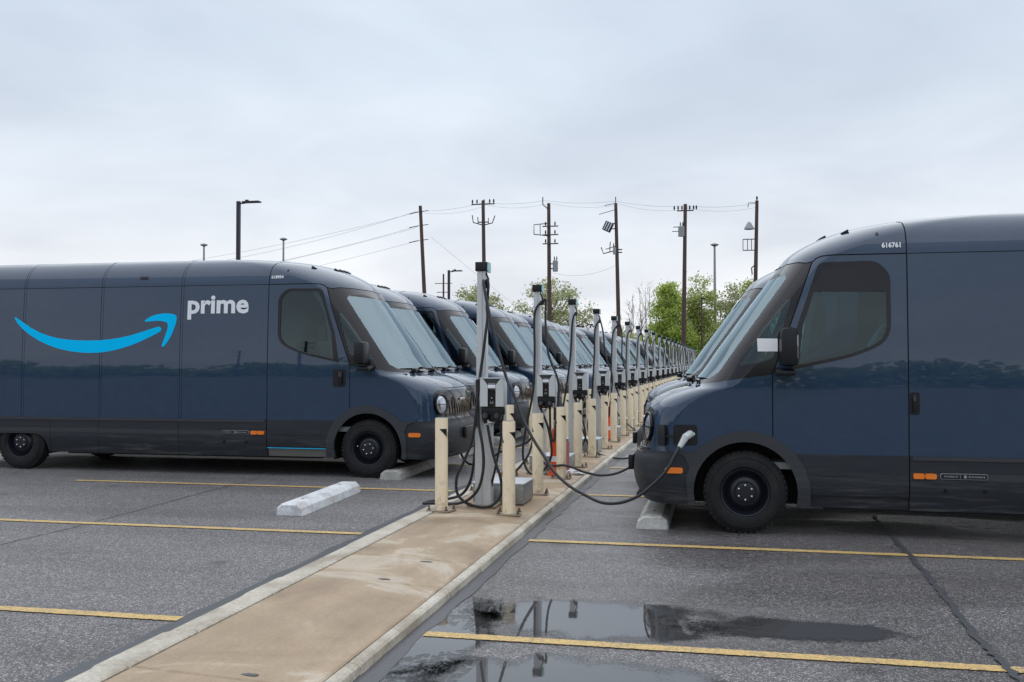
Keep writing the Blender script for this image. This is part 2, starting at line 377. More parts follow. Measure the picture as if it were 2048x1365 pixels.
UF, NX, XR = 1.25, 2.3, -6.55
def surf(U, v):
    U = np.atleast_1d(np.asarray(U, float)); v = np.atleast_1d(np.asarray(v, float))
    z = fz_(v); xf = fx_(v); c = cz(z); w = wz(z); x0 = xf - c
    th = np.clip(U / UF, 0, 1) * PI / 2
    y = np.where(U < UF, w * np.sin(th) ** (2 / NX), w); x = np.where(U < UF, x0 + c * np.maximum(np.cos(th), 0) ** (2 / NX), x0 - (U - UF))
    t = np.clip((XR + .12) - x, 0, .12); y = y - (.12 - np.sqrt(np.maximum(0, .0144 - t * t)))
    return np.stack([x, y, z], 1)
def norm(U, v):
    e = 2e-3; U = np.atleast_1d(np.asarray(U, float)); v = np.atleast_1d(np.asarray(v, float)); Uc = np.maximum(U, .004)
    vl, vh = np.clip(v - e, 0, VMAX), np.clip(v + e, 0, VMAX)
    du = surf(Uc + e, v) - surf(Uc - e, v); dv_ = surf(Uc, vh) - surf(Uc, vl)
    n = np.cross(du, dv_); l = np.linalg.norm(n, axis=1, keepdims=True); n = n / np.maximum(l, 1e-12)
    s = np.sign(n[:, 0] * .3 + n[:, 1] + n[:, 2] * .3); n = n * np.where(s == 0, 1, s)[:, None]
    n[U < .002, 1] = 0
    return n / np.linalg.norm(n, axis=1, keepdims=True)
def dom(x, z):
    """side-view point -> skin coordinates"""
    v = float(Vz(z)); z = float(fz_(v)); xf = float(fx_(v)); c = float(cz(z)); x0 = xf - c
    if x <= x0: return (UF + x0 - x, v)
    u = min(1., max(0., (x - x0) / c)); return (UF * math.acos(u ** (NX / 2)) / (PI / 2), v)
def domf(y, z):
    """front-view point -> skin coordinates"""
    v = float(Vz(z)); w = float(wz(z)); return (UF * math.asin(min(1, abs(y) / w) ** (NX / 2)) / (PI / 2), v)
def dens(pts, step=.05, closed=True):
    out = []; n = len(pts)
    for i in range(n if closed else n - 1):
        a, b_ = pts[i], pts[(i + 1) % n]; k = max(1, int(math.dist(a, b_) / step))
        out += [(a[0] + (b_[0] - a[0]) * j / k, a[1] + (b_[1] - a[1]) * j / k) for j in range(k)]
    if not closed: out.append(pts[-1])
    return out
def side(pts, step=.05): return [dom(*p) for p in dens(pts, step)]
def thick(pts, w, step=.06):
    P = dens(pts, step, False); A, B = [], []
    for i, p in enumerate(P):
        a, b_ = P[max(i - 1, 0)], P[min(i + 1, len(P) - 1)]; dx, dz = b_[0] - a[0], b_[1] - a[1]; l = math.hypot(dx, dz) or 1
        nx, nz = -dz / l * w / 2, dx / l * w / 2; A.append((p[0] + nx, p[1] + nz)); B.append((p[0] - nx, p[1] - nz))
    return A + B[::-1]
def roundpoly(pts, r, k=5):
    out = []; n = len(pts)
    for i in range(n):
        p, a, b_ = Vector(pts[i]), Vector(pts[i - 1]), Vector(pts[(i + 1) % n]); rr = r[i] if hasattr(r, '__len__') else r
        rr = min(rr, (a - p).length * .45, (b_ - p).length * .45)
        if rr < 1e-4: out.append(tuple(p)); continue
        s, e_ = p + (a - p).normalized() * rr, p + (b_ - p).normalized() * rr
        for j in range(k + 1):
            t = j / k; out.append(tuple(s * (1 - t) ** 2 + p * 2 * t * (1 - t) + e_ * t * t))
    return out
def inpoly(P, poly):
    x, y = P[:, 0], P[:, 1]; r = np.zeros(len(P), bool); n = len(poly)
    for i in range(n):
        (x1, y1), (x2, y2) = poly[i], poly[(i + 1) % n]
        if y1 == y2: continue
        k = ((y1 > y) != (y2 > y)) & (x < (x2 - x1) * (y - y1) / (y2 - y1) + x1); r ^= k
    return r
SEAMS = [-1.405, -2.685, -3.90, -5.123]
ZP, ZR = .735, 2.527                                    # paint / cladding line, roof rail
PSEAM, PRAIL = thick, None
arcpts = lambda cx, cz_, r, a0, a1, n=26: [(cx + r * math.cos(math.radians(a0 + (a1 - a0) * i / n)), cz_ + r * math.sin(math.radians(a0 + (a1 - a0) * i / n))) for i in range(n + 1)]
arch_in = [(.445, .255)] + [p for p in arcpts(0, .375, .462, -14, 194)] + [(-.462, .255)]
arch_out = [(.515, .255), (.53, .50), (.50, .60), (.545, .70), (.64, ZP), (.46, ZP), (.385, .79), (.27, .868), (.136, .917), (0, .935), (-.12, .925), (-.25, .885), (-.36, .81), (-.44, .735), (-.52, .62), (-.565, .48), (-.575, .255)]
rear_in = roundpoly([(-4.69, .255), (-4.735, .43), (-4.84, .505), (-5.46, .505), (-5.57, .43), (-5.61, .255)], [0, .05, .06, .06, .05, 0])
doorline = [(-.245, .89), (-.245, 1.45), (-.397, 1.88), (-.603, 2.47), (-.64, 2.504), (-.689, 2.522), (-.771, ZR), (-1.405, ZR)]
win_out = roundpoly([(-.395, 1.487), (-.463, 1.884), (-.656, 2.462), (-1.15, 2.468), (-1.265, 2.35), (-1.265, 1.75), (-.96, 1.610)], [.02, 0, .06, .15, .15, .16, .3])
win_in = roundpoly([(-.475, 1.535), (-.515, 1.888), (-.685, 2.430), (-1.13, 2.435), (-1.228, 2.34), (-1.228, 1.765), (-.95, 1.640)], [.02, 0, .04, .12, .13, .13, .25])
quarter = [(.44, 1.352), (.20, 1.384), (-.549, 2.463), (-.600, 2.472), (-.397, 1.88), (-.245, 1.45)]
qglass = roundpoly([(.055, 1.53), (-.163, 1.864), (-.378, 2.135), (-.418, 2.142), (-.347, 1.90), (-.25, 1.60), (-.13, 1.555)], .02)
fritline = dens([(.20, 1.384), (-.549, 2.463)], .05, False)
fr_d = [dom(*p) for p in fritline]
vtop = float(Vz(2.484)); vbot = float(Vz(1.352))
TOPC = [(0, vtop), (fr_d[-1][0] * .5, vtop), (fr_d[-1][0] * .8, vtop - .004), fr_d[-1], dom(-.600, 2.472)]
wind_out = [(0, vbot)] + [dom(x, 1.352) for x in (.47, .44)] + fr_d + TOPC[2::-1]
wg = [(u * .80, v) for u, v in fr_d if float(Vz(1.43)) < v < float(Vz(2.34))]
wind_in = [(0, float(Vz(1.41))), (wg[0][0] - .10, float(Vz(1.41)))] + wg + [(wg[-1][0] - .08, wg[-1][1] + .05), (0, wg[-1][1] + .05)]
def fpoly(pts, step=.04): return [domf(*p) for p in dens(pts, step)]
grille = [domf(y, z) for y, z in dens(roundpoly([(.0, .775), (.865, .775), (.865, 1.125), (.0, 1.125)], [0, .16, .16, 0], 8), .04)]
hood_o = [domf(y, z) for y, z in dens([(0, 1.150), (.60, 1.150), (.70, 1.335), (0, 1.335)], .05)]
hood_i = [domf(y, z) for y, z in dens([(0, 1.158), (.592, 1.158), (.69, 1.329), (0, 1.329)], .05)]
G_ = .0055
gaps = [side(thick(doorline, G_ * 2)), side(thick([(-1.405, .255), (-1.405, 2.89)], G_ * 2)), side(thick([(-1.405, ZR), (XR, ZR)], .007, .2))]
for s_ in SEAMS[1:]:
    gaps.append(side(thick([(s_, ZP), (s_, 2.909)], .007))); gaps.append(side(thick([(s_ + .035, ZP), (s_ + .035, 2.909)], .005)))
for s_ in (-2.69, -3.905, -4.655): gaps.append(side(thick([(s_, .255), (s_, ZP)], .006)))
gaps.append(TOPC + [(u, v + .011) for u, v in TOPC[::-1]])
POLY = [('hole', side(arch_in, .04)), ('hole', side(rear_in, .04)), ('gap', None), ('arch_trim', side(arch_out, .04)),
        ('pane', side(win_in)), ('window_frame', side(win_out)), ('quarter_glass', side(qglass)), ('quarter_panel', side(quarter)),
        ('windshield_pane', wind_in), ('windshield', wind_out), ('grille', grille), ('hood', hood_i), ('hoodgap', hood_o)]
LINES = [[dom(x, ZP) for x in np.linspace(1.0, XR, 150)], [dom(x, .372) for x in np.linspace(-.5, -1.41, 20)],
         [dom(x, .60) for x in np.linspace(-1.41, XR, 60)], [dom(x, .53) for x in np.linspace(-1.41, XR, 60)], [(u, float(Vz(.735))) for u in np.linspace(0, .9, 22)]]
def cut_skin():
    pts, edges = [], []
    def loop(P, closed=True):
        o = len(pts); pts.extend(P); n = len(P)
        edges.extend((o + i, o + (i + 1) % n) for i in range(n if closed else n - 1))
    for nm, P in POLY:
        if P: loop(P)
    for P in gaps: loop(P)
    for P in LINES: loop(P, False)
    vs_ = np.linspace(0, VMAX, 64); bl, br, bt, bb = [], [], [], []
    xr_ = lambda v: UF + float(fx_(v)) - float(cz(fz_(v))) - XR
    for v in vs_:
        for u in np.linspace(0, UF, 24): pts.append((u, v))
        xs = np.concatenate([np.linspace(UF, xr_(v) - .14, 24)[1:], xr_(v) - np.array([.12, .09, .06, .03, .01, 0])])
        for u in xs: pts.append((u, v))
    loop([(0, v) for v in vs_], False); loop([(xr_(v), v) for v in vs_], False)
    r = delaunay_2d_cdt([Vector(p) for p in pts], edges, [], 0, 1e-5)
    V = np.array([tuple(p) for p in r[0]]); T = np.array([list(f) for f in r[2]])
    C = V[T].mean(1); xrC = np.array([xr_(v) for v in C[:, 1]])
    ar = np.abs(np.cross(V[T[:, 1]] - V[T[:, 0]], V[T[:, 2]] - V[T[:, 0]]))
    ok = (C[:, 0] < xrC - 1e-6) & (ar > 1e-9)
    T, C = T[ok], C[ok]
    S = surf(C[:, 0], C[:, 1]); lab = np.array([''] * len(T), dtype=object)
    for nm, P in POLY:
        if nm == 'gap':
            for g in gaps: lab[(lab == '') & inpoly(C, g)] = 'panel_gap'
        else: lab[(lab == '') & inpoly(C, P)] = 'panel_gap' if nm == 'hoodgap' else nm
    free = lab == ''; x, z = S[:, 0], S[:, 2]; fr = x > -.245; cab = x > -1.405
    tu, tv = np.array([t[0] for t in TOPC]), np.array([t[1] for t in TOPC]); dlx, dlz = [-.771, -.689, -.64, -.603], [ZR, 2.522, 2.504, 2.47]
    roofy = (z > ZR) | ((C[:, 0] <= tu[-1]) & (C[:, 1] > np.interp(C[:, 0], tu, tv))) | ((C[:, 0] > tu[-1]) & (x > -.771) & (z > np.interp(x, dlx, dlz)))
    low = z < ZP
    def put(m_, n_):
        k = free & m_ & (lab == ''); lab[k] = n_
    put(roofy & cab, 'roof_front')
    put(roofy, 'roof')
    put(low & (x > .25), 'bumper'); put(low & cab & (z < .372), 'sill'); put(low & cab, 'door_cladding'); put(low & (z > .53) & (z < .60), 'skirt_groove'); put(low, 'skirt')
    put(fr, 'fender'); put(cab, 'door')
    for i, s_ in enumerate(SEAMS[1:] + [-9]): put(x > s_, 'side_panel%d' % i)
    return V, T, lab
CUTV, CUTT, CUTL = cut_skin()
SP, SN = surf(CUTV[:, 0], CUTV[:, 1]), norm(CUTV[:, 0], CUTV[:, 1])
OFF = dict(panel_gap=-.012, pane=-.012, window_frame=-.004, quarter_glass=-.002, quarter_panel=-.002, windshield_pane=-.001, windshield=-.001, grille=-.006, arch_trim=.024, bumper=.012,
           door_cladding=.010, skirt=.010, skirt_groove=.004, sill=-.012)
def part_mesh(name, labels, sides, mats):
    """mesh of the skin triangles with these labels on the sides given (+1 left, -1 right); rims turned inwards"""
    V, F, NO = [], [], []
    for lb in labels:
        tri = CUTT[CUTL == lb]
        if len(tri) == 0: continue
        off = OFF.get(lb, 0.)
        ids = np.unique(tri); P = SP[ids] + SN[ids] * off; Q = SP[ids] + SN[ids] * (off - .035); mp = {int(i): k for k, i in enumerate(ids)}
        cnt = {}
        for t in tri:
            for a, b_ in ((t[0], t[1]), (t[1], t[2]), (t[2], t[0])):
                k = (min(a, b_), max(a, b_)); cnt[k] = cnt.get(k, []) + [(int(a), int(b_))]
        for sd in sides:
            fl = np.array([1, sd, 1]); o = len(V); V += [tuple(p) for p in P * fl]; NO += [tuple(n) for n in SN[ids] * fl]
            for t in tri:
                i, j, k = (mp[int(q)] for q in t); a, b_, c_ = P[i], P[j], P[k]
                nn = np.cross(b_ - a, c_ - a); flip = nn @ SN[int(t[0])] < 0
                if sd < 0: flip = not flip
                F.append((o + i, o + k, o + j) if flip else (o + i, o + j, o + k))
            for e_ in (() if lb in ('pane', 'quarter_glass', 'windshield_pane') else cnt.values()):
                if len(e_) != 1: continue
                a, b_ = e_[0]
                if CUTV[a][0] < 1e-6 and CUTV[b_][0] < 1e-6: continue
                q = [P[mp[a]], P[mp[b_]], Q[mp[b_]], Q[mp[a]]]; q = [p * fl for p in q]; o2 = len(V)
                n = np.cross(q[1] - q[0], q[2] - q[0]); l = np.linalg.norm(n)
                if l < 1e-10: continue
                n = n / l; V += [tuple(p) for p in q]; NO += [tuple(n)] * 4; F.append((o2, o2 + 1, o2 + 2, o2 + 3))
    me = bpy.data.meshes.new(name); me.from_pydata(V, [], F); me.materials.append(mats)
    me.polygons.foreach_set('use_smooth', [True] * len(F)); me.update()
    me.normals_split_custom_set_from_vertices(NO)
    return me
def skin_pt(x, z, off, sd):
    u, v = dom(x, z); p = surf(u, v)[0] + norm(u, v)[0] * off; return (p[0], p[1] * sd, p[2])
def decal(name, poly, off, sd, mt, parent, depth=.01):
    """raised (or flush) patch on the flank, outline in side view"""
    n = len(poly); V = [skin_pt(x, z, off, sd) for x, z in poly] + [skin_pt(x, z, off - depth, sd) for x, z in poly]
    F = [tuple(range(n))] + [(i, i + n, (i + 1) % n + n, (i + 1) % n) for i in range(n)]
    a = np.array(V[0]); nn = np.zeros(3)
    for i in range(n): nn += np.cross(np.array(V[i]), np.array(V[(i + 1) % n]))
    if nn[1] * sd < 0: F = [f[::-1] for f in F]
    b = MB(); b.add(V, F); return b.build(name, mt, parent)
def lettering(name, body, x0, x1, z0, z1, sd, mt, parent, off=.004, bold=.01):
    V, F = text2d(body, bold); lo, hi = V.min(0), V.max(0); P = []
    for p in V:
        t = (p - lo) / (hi - lo); x = (x0 + (x1 - x0) * t[0]); P.append(skin_pt(x, z0 + (z1 - z0) * t[1], off, sd))
    b = MB(); b.add(P, F); return b.build(name, mt, parent, sharp=None)
def rrect(x0, x1, z0, z1, r, k=5): return roundpoly([(x0, z0), (x1, z0), (x1, z1), (x0, z1)], r, k)

SMILE = [(-5.264, 2.115), (-5.255, 2.124), (-5.237, 2.122), (-5.128, 2.055), (-4.99, 1.974), (-4.856, 1.911), (-4.71, 1.862), (-4.561, 1.828), (-4.41, 1.808), (-4.269, 1.798), (-4.08, 1.793), (-3.902, 1.796), (-3.73, 1.810), (-3.565, 1.834), (-3.42, 1.864), (-3.283, 1.901), (-3.15, 1.94), (-3.029, 1.973), (-3.0, 1.975), (-2.976, 1.960), (-2.968, 1.942), (-2.978, 1.918), (-3.028, 1.888), (-3.15, 1.832), (-3.282, 1.775), (-3.42, 1.725), (-3.563, 1.684), (-3.73, 1.648), (-3.9, 1.627), (-4.05, 1.622), (-4.188, 1.628), (-4.38, 1.65), (-4.559, 1.687), (-4.71, 1.734), (-4.855, 1.794), (-5.0, 1.872), (-5.126, 1.96), (-5.21, 2.04)]
ARROW = [(-3.222, 2.056), (-3.218, 2.066), (-3.182, 2.090), (-3.12, 2.120), (-3.055, 2.14), (-2.99, 2.151), (-2.929, 2.156), (-2.87, 2.154), (-2.80, 2.146), (-2.757, 2.132), (-2.746, 2.115), (-2.744, 2.07), (-2.752, 2.02), (-2.776, 1.955), (-2.81, 1.87), (-2.85, 1.80), (-2.89, 1.745), (-2.925, 1.708), (-2.945, 1.704), (-2.956, 1.721), (-2.93, 1.79), (-2.90, 1.87), (-2.877, 1.94), (-2.871, 1.99), (-2.877, 2.02), (-2.90, 2.038), (-2.94, 2.050), (-2.985, 2.055), (-3.045, 2.057), (-3.106, 2.054), (-3.17, 2.046), (-3.21, 2.046)]

# wheel
RW, RHUB = .378, .2
def tyre_mb():
    b = MB(); n = 48
    prof = [(.222, -.10), (.235, -.115), (.262, -.118), (.30, -.112), (.335, -.100), (.356, -.084), (.368, -.072)]
    b.lathe(prof, n=n, axis='Y'); b.lathe([(r, -h) for r, h in prof][::-1], n=n, axis='Y')
    # tread: grooves round the tyre, blocks on the shoulders
    b.lathe([(.368, -.072), (.376, -.058), (.377, -.034), (.368, -.030), (.368, -.022), (.378, -.018), (.378, .018), (.368, .022), (.368, .030), (.377, .034), (.376, .058), (.368, .072)], n=n, axis='Y')
    for j in range(44):
        a = 2 * PI * j / 44
        for s in (-1, 1):
            R = Matrix.Rotation(-a, 3, 'Y'); b.box(R @ Vector((.3655, s * .070, 0)), (.016, .030, .030), 0, R)
    for r, h in ((.318, -.1085),): b.lathe([(r - .006, h - .002), (r - .003, h - .006), (r + .003, h - .004), (r + .006, h)], n=n, axis='Y')
    return b
def rim_mb():
    b = MB()
    b.lathe([(.222, -.098), (.216, -.104), (.205, -.10), (.198, -.085), (.193, -.045), (.180, -.020), (.160, -.030), (.140, -.062), (.118, -.078), (.100, -.080), (.096, -.072), (.092, -.072), (.088, -.086), (.070, -.090), (.03, -.090), (.001, -.090)], n=40, axis='Y')
    b.lathe([(.001, .02), (.20, .02), (.222, .098)], n=24, axis='Y')
    return b
def nut_mb():
    b = MB(); b.lathe([(.0001, -.018), (.008, -.016), (.0125, -.008), (.013, 0), (.013, .012)], n=8, axis='Y'); return b
TY, RI, NU = tyre_mb().mesh('tyre', M['tyre'], 35), rim_mb().mesh('rim', M['rim'], 40), nut_mb().mesh('lug_nut', M['silver'], 40)
def wheel(root, x, sd, k0):
    w = link('wheel', RI, root, (x, .905 * sd, RW - .004)); w.rotation_euler = (0, k0, 0 if sd < 0 else PI)
    t = link('tyre', TY, w); t['skipfar'] = 0
    for j in range(6):
        a = PI / 6 + PI / 3 * j; o = link('lug_nut', NU, w, (.066 * math.cos(a), -.088, .066 * math.sin(a))); o['skipfar'] = 1
    if sd < 0 and k0: v_ = link('valve_cap', NU, w, (-.165, -.036, -.03)); v_['skipfar'] = 1
    return w

def make_van():
    root = bpy.data.objects.new('delivery_van', None); COL.objects.link(root)
    P_ = lambda n, lb, sd, mt, par=root: link(n, part_mesh(n, lb, sd, M[mt]), par)
    both = (1, -1)
    # roof with its flat crown
    rf = P_('roof', ['roof'], both, 'paint'); P_('roof_front', ['roof_front'], both, 'paint')
    us = np.concatenate([np.linspace(0, UF, 22), np.linspace(UF, UF + float(fx_(VMAX)) - float(cz(2.91)) - XR, 12)[1:]])
    top = surf(us, np.full(len(us), VMAX)); b = MB(); n = len(top)
    b.add([tuple(p) for p in top] + [(p[0], -p[1], p[2]) for p in top], [(i, i + n, i + n + 1, i + 1) for i in range(n - 1)], True); b.build('roof_crown', M['paint'], rf)
    P_('hood', ['hood'], both, 'paint'); P_('grille_panel', ['grille'], both, 'gloss'); bp_ = P_('bumper', ['bumper'], both, 'clad')
    wf = P_('windshield_frame', ['windshield'], both, 'frit'); P_('windshield', ['windshield_pane'], both, 'wind', wf)
    P_('panel_gap', ['panel_gap'], both, 'under')
    # rear wall
    b = MB(); vv = np.linspace(0, VMAX, 30); rr = np.array([surf(UF + float(fx_(v)) - float(cz(fz_(v))) - XR, v)[0] for v in vv]); n = len(rr)
    b.add([tuple(p) for p in rr] + [(p[0], -p[1], p[2]) for p in rr], [(i, i + 1, i + 1 + n, i + n) for i in range(n - 1)]); b.build('rear_wall', M['paint'], root)
    for sd in both:
        P_('front_fender', ['fender'], (sd,), 'paint')
        d = P_('door', ['door'], (sd,), 'paint'); f = P_('window_frame', ['window_frame'], (sd,), 'frit', d); P_('door_window', ['pane'], (sd,), 'side', d)
        P_('door_cladding', ['door_cladding'], (sd,), 'clad', d)
        q = P_('quarter_panel', ['quarter_panel'], (sd,), 'frit'); P_('quarter_window', ['quarter_glass'], (sd,), 'side', q)
        P_('door_sill', ['sill'], (sd,), 'sill' if sd < 0 else 'clad')
        sk = P_('side_skirt', ['skirt'], (sd,), 'clad'); P_('skirt_groove', ['skirt_groove'], (sd,), 'trim', sk)
        P_('wheel_arch_trim', ['arch_trim'], (sd,), 'trim')
        pn = []
        for i in range(4): pn.append(P_('side_panel', ['side_panel%d' % i], (sd,), 'paint'))
        decal('skirt_top_strip', [(x, .733) for x in np.linspace(-1.43, XR + .2, 40)] + [(x, .700) for x in np.linspace(XR + .2, -1.43, 40)], .020, sd, M['trim'], sk)
        decal('cladding_rib', rrect(-.64, -1.32, .545, .592, .012), .016, sd, M['clad'], d)
        # marker lights
        mk = decal('marker_light', rrect(.557, .718, .539, .593, .024), .030, sd, M['amber'], bp_, .03)
        decal('marker_light', rrect(-1.435, -1.525, .540, .588, .012), .028, sd, M['amber'], sk, .03); decal('marker_light', rrect(-1.53, -1.626, .540, .588, .020), .030, sd, M['amber'], sk, .03)
        # maker's badge on the skirt
        bd = decal('badge', rrect(-1.655, -2.042, .541, .592, .022), .017, sd, M['greyprint'], sk, .012)
        bd2 = decal('badge_plate', rrect(-1.660, -2.037, .5455, .5875, .019), .0195, sd, M['black'], sk, .012)
        a0, a1 = (-1.685, -1.80) if sd > 0 else (-2.015, -1.895)
        o = lettering('badge_lettering', 'POWERED BY', a0, a1, .558, .575, sd, M['greyprint'], sk, .022, .012); o['skipfar'] = 1
        c0, c1 = (-1.885, -2.015) if sd > 0 else (-1.815, -1.685)
        o = lettering('badge_lettering', 'RIVIAN', c0, c1, .557, .576, sd, M['greyprint'], sk, .022, .012); o['skipfar'] = 1
        dx = -1.858 if sd > 0 else -1.842
        o = decal('badge_emblem', [(dx + .014 * math.cos(a), .5665 + .014 * math.sin(a)) for a in np.linspace(0, 2 * PI, 9)[:-1]], .022, sd, M['greyprint'], sk, .004); o['skipfar'] = 1
        dx = -1.82 if sd > 0 else -1.875
        o = decal('badge_divider', [(dx, .552), (dx + .004, .552), (dx + .004, .581), (dx, .581)], .022, sd, M['greyprint'], sk, .004); o['skipfar'] = 1
        for x in (-1.70, -2.02):
            o = decal('sensor', [(x + .017 * math.cos(a), .44 + .017 * math.sin(a)) for a in np.linspace(0, 2 * PI, 11)[:-1]], .013, sd, M['black'], sk, .008); o['skipfar'] = 1
        o = decal('roof_sensor', [(-1.167 + .014 * math.cos(a), 2.715 + .014 * math.sin(a)) for a in np.linspace(0, 2 * PI, 11)[:-1]], .006, sd, M['black'], root, .008)
        o = decal('roof_camera', rrect(-3.21, -3.325, 2.628, 2.662, .016), .010, sd, M['black'], root, .02)
        # headlight: black rim, bright lens
        u, v = domf(.715, .945); p = surf(u, v)[0]; n_ = norm(u, v)[0]; p[1] *= sd; n_[1] *= sd
        Rm = Vector(n_).to_track_quat('-Y', 'Z').to_matrix()
        def put(b_, name, mt, par, sharp=40):
            b_.v = [tuple(Rm @ Vector(q) + Vector(p)) for q in b_.v]; return b_.build(name, mt, par, sharp=sharp)
        b = MB(); b.lathe([(.140, .02), (.142, -.012), (.136, -.018), (.126, -.018), (.121, -.010), (.121, .05)], n=32, axis='Y'); hl = put(b, 'headlight', M['gloss'], root)
        b = MB(); b.lathe([(.0001, -.020), (.05, -.019), (.085, -.014), (.113, -.004), (.123, .006)], n=28, axis='Y'); put(b, 'headlight_lens', M['lens'], hl)
        b = MB(); b.box((0, -.024, .0), (.22, .006, .012)); put(b, 'light_bar', M['gloss'], hl)
        # mirror
        ym = 1.03
        x0, x1, z0, z1 = (-.12, .09, 1.43, 1.76) if sd < 0 else (-.46, -.295, 1.485, 1.87)
        xc, zc = (x0 + x1) / 2, (z0 + z1) / 2
        b = MB(); b.box((xc, sd * (ym + .185), zc + .02), (.15, .235, z1 - z0 - .04), .055)
        mr = b.build('mirror', M['black'], root)
        b = MB(); b.box((xc + .03, sd * (ym + .09), z0 - .005), (.17, .30, .05), .02, Matrix.Rotation(sd * -.12, 3, 'X')); b.build('mirror_arm', M['black'], mr)
        b = MB(); b.box((xc - .0745, sd * (ym + .185), zc + .02), (.004, .135, z1 - z0 - .18), .001); b.build('mirror_glass', M['chrome'], mr)
        # cyan seat belt and grab handle seen through the door window
        b = MB()
        if sd < 0: b.tube(spline([(-.60, sd * .62, 2.02), (-.58, sd * .62, 1.95), (-.50, sd * .66, 1.70), (-.42, sd * .70, 1.45)], 5), .022, 6); b.tube(spline([(-.62, sd * .6, 2.03), (-.55, sd * .6, 1.80), (-.36, sd * .62, 1.50)], 5), .02, 6)
        else: b.tube(spline([(-1.24, sd * .80, 1.90), (-1.19, sd * .82, 1.84), (-1.10, sd * .84, 1.70)], 5), .024, 6)
        o = b.build('seat_belt', M['cyan'], root)
    # left flank: charging flap, driver's handle. right flank: sliding-door handle, smile and word
    L_ = [o for o in root.children]
    CHm = child_map()
    lf = [o for o in CHm[root.name] if o.name.startswith('side_panel')]; doors = [o for o in CHm[root.name] if o.name.startswith('door') and not o.name.startswith('door_')]
    fen = [o for o in CHm[root.name] if o.name.startswith('front_fender')]
    hp = decal('handle_recess', rrect(-1.413, -1.495, 1.10, 1.295, .022), .004, 1, M['black'], lf[0], .02); b = MB(); b.box((-1.450, 1.045, 1.2), (.030, .028, .15), .01); b.build('door_handle', M['gloss'], lf[0])
    decal('handle_recess', rrect(-.478, -.306, 1.172, 1.402, .035), .004, -1, M['black'], doors[1], .02); b = MB(); b.box((-.37, -1.047, 1.29), (.05, .03, .17), .012); b.build('door_handle', M['gloss'], doors[1])
    pr = decal('charge_port', rrect(.425, .645, .795, .985, .03), .003, 1, M['black'], fen[0], .02)
    fp = decal('charge_flap', rrect(.70, .757, .79, .98, .02), .05, 1, M['gloss'], fen[0], .10)
    decal('flap_hinge', rrect(.63, .71, .868, .888, .004), .035, 1, M['black'], fen[0], .03)
    decal('port_label', [(.462 + .016 * math.cos(a), .902 + .016 * math.sin(a)) for a in np.linspace(0, 2 * PI, 11)[:-1]], .007, 1, M['green'], fen[0], .006)
    rp = lf[4:]
    o = decal('smile', SMILE, .0035, -1, M['blue'], rp[1], .006); o = decal('smile_arrowhead', ARROW, .0035, -1, M['blue'], rp[1], .006)
    o = lettering('lettering', 'prime', -2.583, -1.688, 2.068, 2.390, -1, M['white'], rp[0], .004, .030)
    b = MB(); b.tube([(-.55, -1.022, .366), (-1.40, -1.022, .366)], .0045, 6); b.build('sill_light_strip', M['blue'], doors[1])
    # roof clearance lights and little antenna
    for y in (-.62, -.22, -.08, .06, .2, .62):
        u, v = domf(abs(y), 2.77); p = surf(u, v)[0]; b = MB(); b.box((p[0] + .006, math.copysign(p[1], y), p[2] + .004), (.075, .045, .022), .008, Matrix.Rotation(.5, 3, 'Y')); b.build('clearance_light', M['black'], root)
    # grille detail, bumper lip, plate holder
    g = [o for o in CHm[root.name] if o.name.startswith('grille_panel')][0]
    for y in np.linspace(-.5, .5, 12):
        p = surf(*domf(abs(y), .93))[0]; b = MB(); b.box((p[0] + .004, y, .90), (.010, .016, .20), .004); o = b.build('grille_bar', M['bronze'], g)
    b = MB(); b.box((.985, 0, 1.00), (.02, .26, .035), .006); b.build('emblem_bar', M['chrome'], g)
    for z in (.700, .722, .745):
        b = MB(); b.tube([tuple(surf(*domf(abs(y), z))[0] * np.array([1, 1 if y > 0 else -1, 1]) + np.array([.012, 0, 0])) for y in np.linspace(-.80, .80, 25)], .007, 5); b.build('lower_grille_slat', M['gloss'], g)
    b = MB(); b.box((1.105, 0, .56), (.05, .62, .15), .012); b.build('plate_holder', M['black'], bp_)
    b = MB(); b.box((.86, .38, .30), (.30, .7, .02)); b.box((.86, -.38, .30), (.30, .7, .02)); b.build('chin_plate', M['under'], bp_)
    # wipers
    for y0, y1 in ((-.55, .02), (.12, .68)):
        pts = []
        for t in np.linspace(0, 1, 9):
            y = y0 + (y1 - y0) * t; z = 1.375 + .035 * math.sin(t * PI); q = surf(*domf(abs(y), z))[0]; pts.append((q[0] + .03, y, z + .012))
        b = MB(); b.tube(pts, .010, 5); b.box(pts[0], (.07, .07, .05), .015); b.box(pts[4], (.05, .12, .025), .008); b.build('wiper', M['black'], root)
    # under the floor: chassis, wells
    b = MB(); b.box((-2.8, 0, .42), (7.0, 1.24, .28)); b.box((-2.57, 0, .385), (3.75, 1.86, .31)); b.box((-6.1, 0, .42), (.8, 1.84, .25)); b.build('chassis', M['under'], root)
    for x, r in ((0, .50), (-5.15, .50)):
        for sd in both:
            b = MB(); pts = arcpts(x, .40, r, -20, 200, 22); n = len(pts)
            ya, yb = sd * .60, sd * 1.0
            b.add([(p[0], ya, p[1]) for p in pts] + [(p[0], yb, p[1]) for p in pts] , [(i, i + 1, i + 1 + n, i + n) for i in range(n - 1)], True)
            b.add([(p[0], ya, p[1]) for p in pts], [tuple(range(n))]); b.build('wheel_well', M['under'], root)
            wheel(root, x, sd, .35 if sd < 0 and x == 0 else 0.)
    # cabin
    b = MB(); b.box((-.75, 0, .62), (1.55, 1.9, .06)); b.box((-1.52, 0, 1.6), (.03, 1.92, 1.85)); b.build('bulkhead', M['cabin'], root)
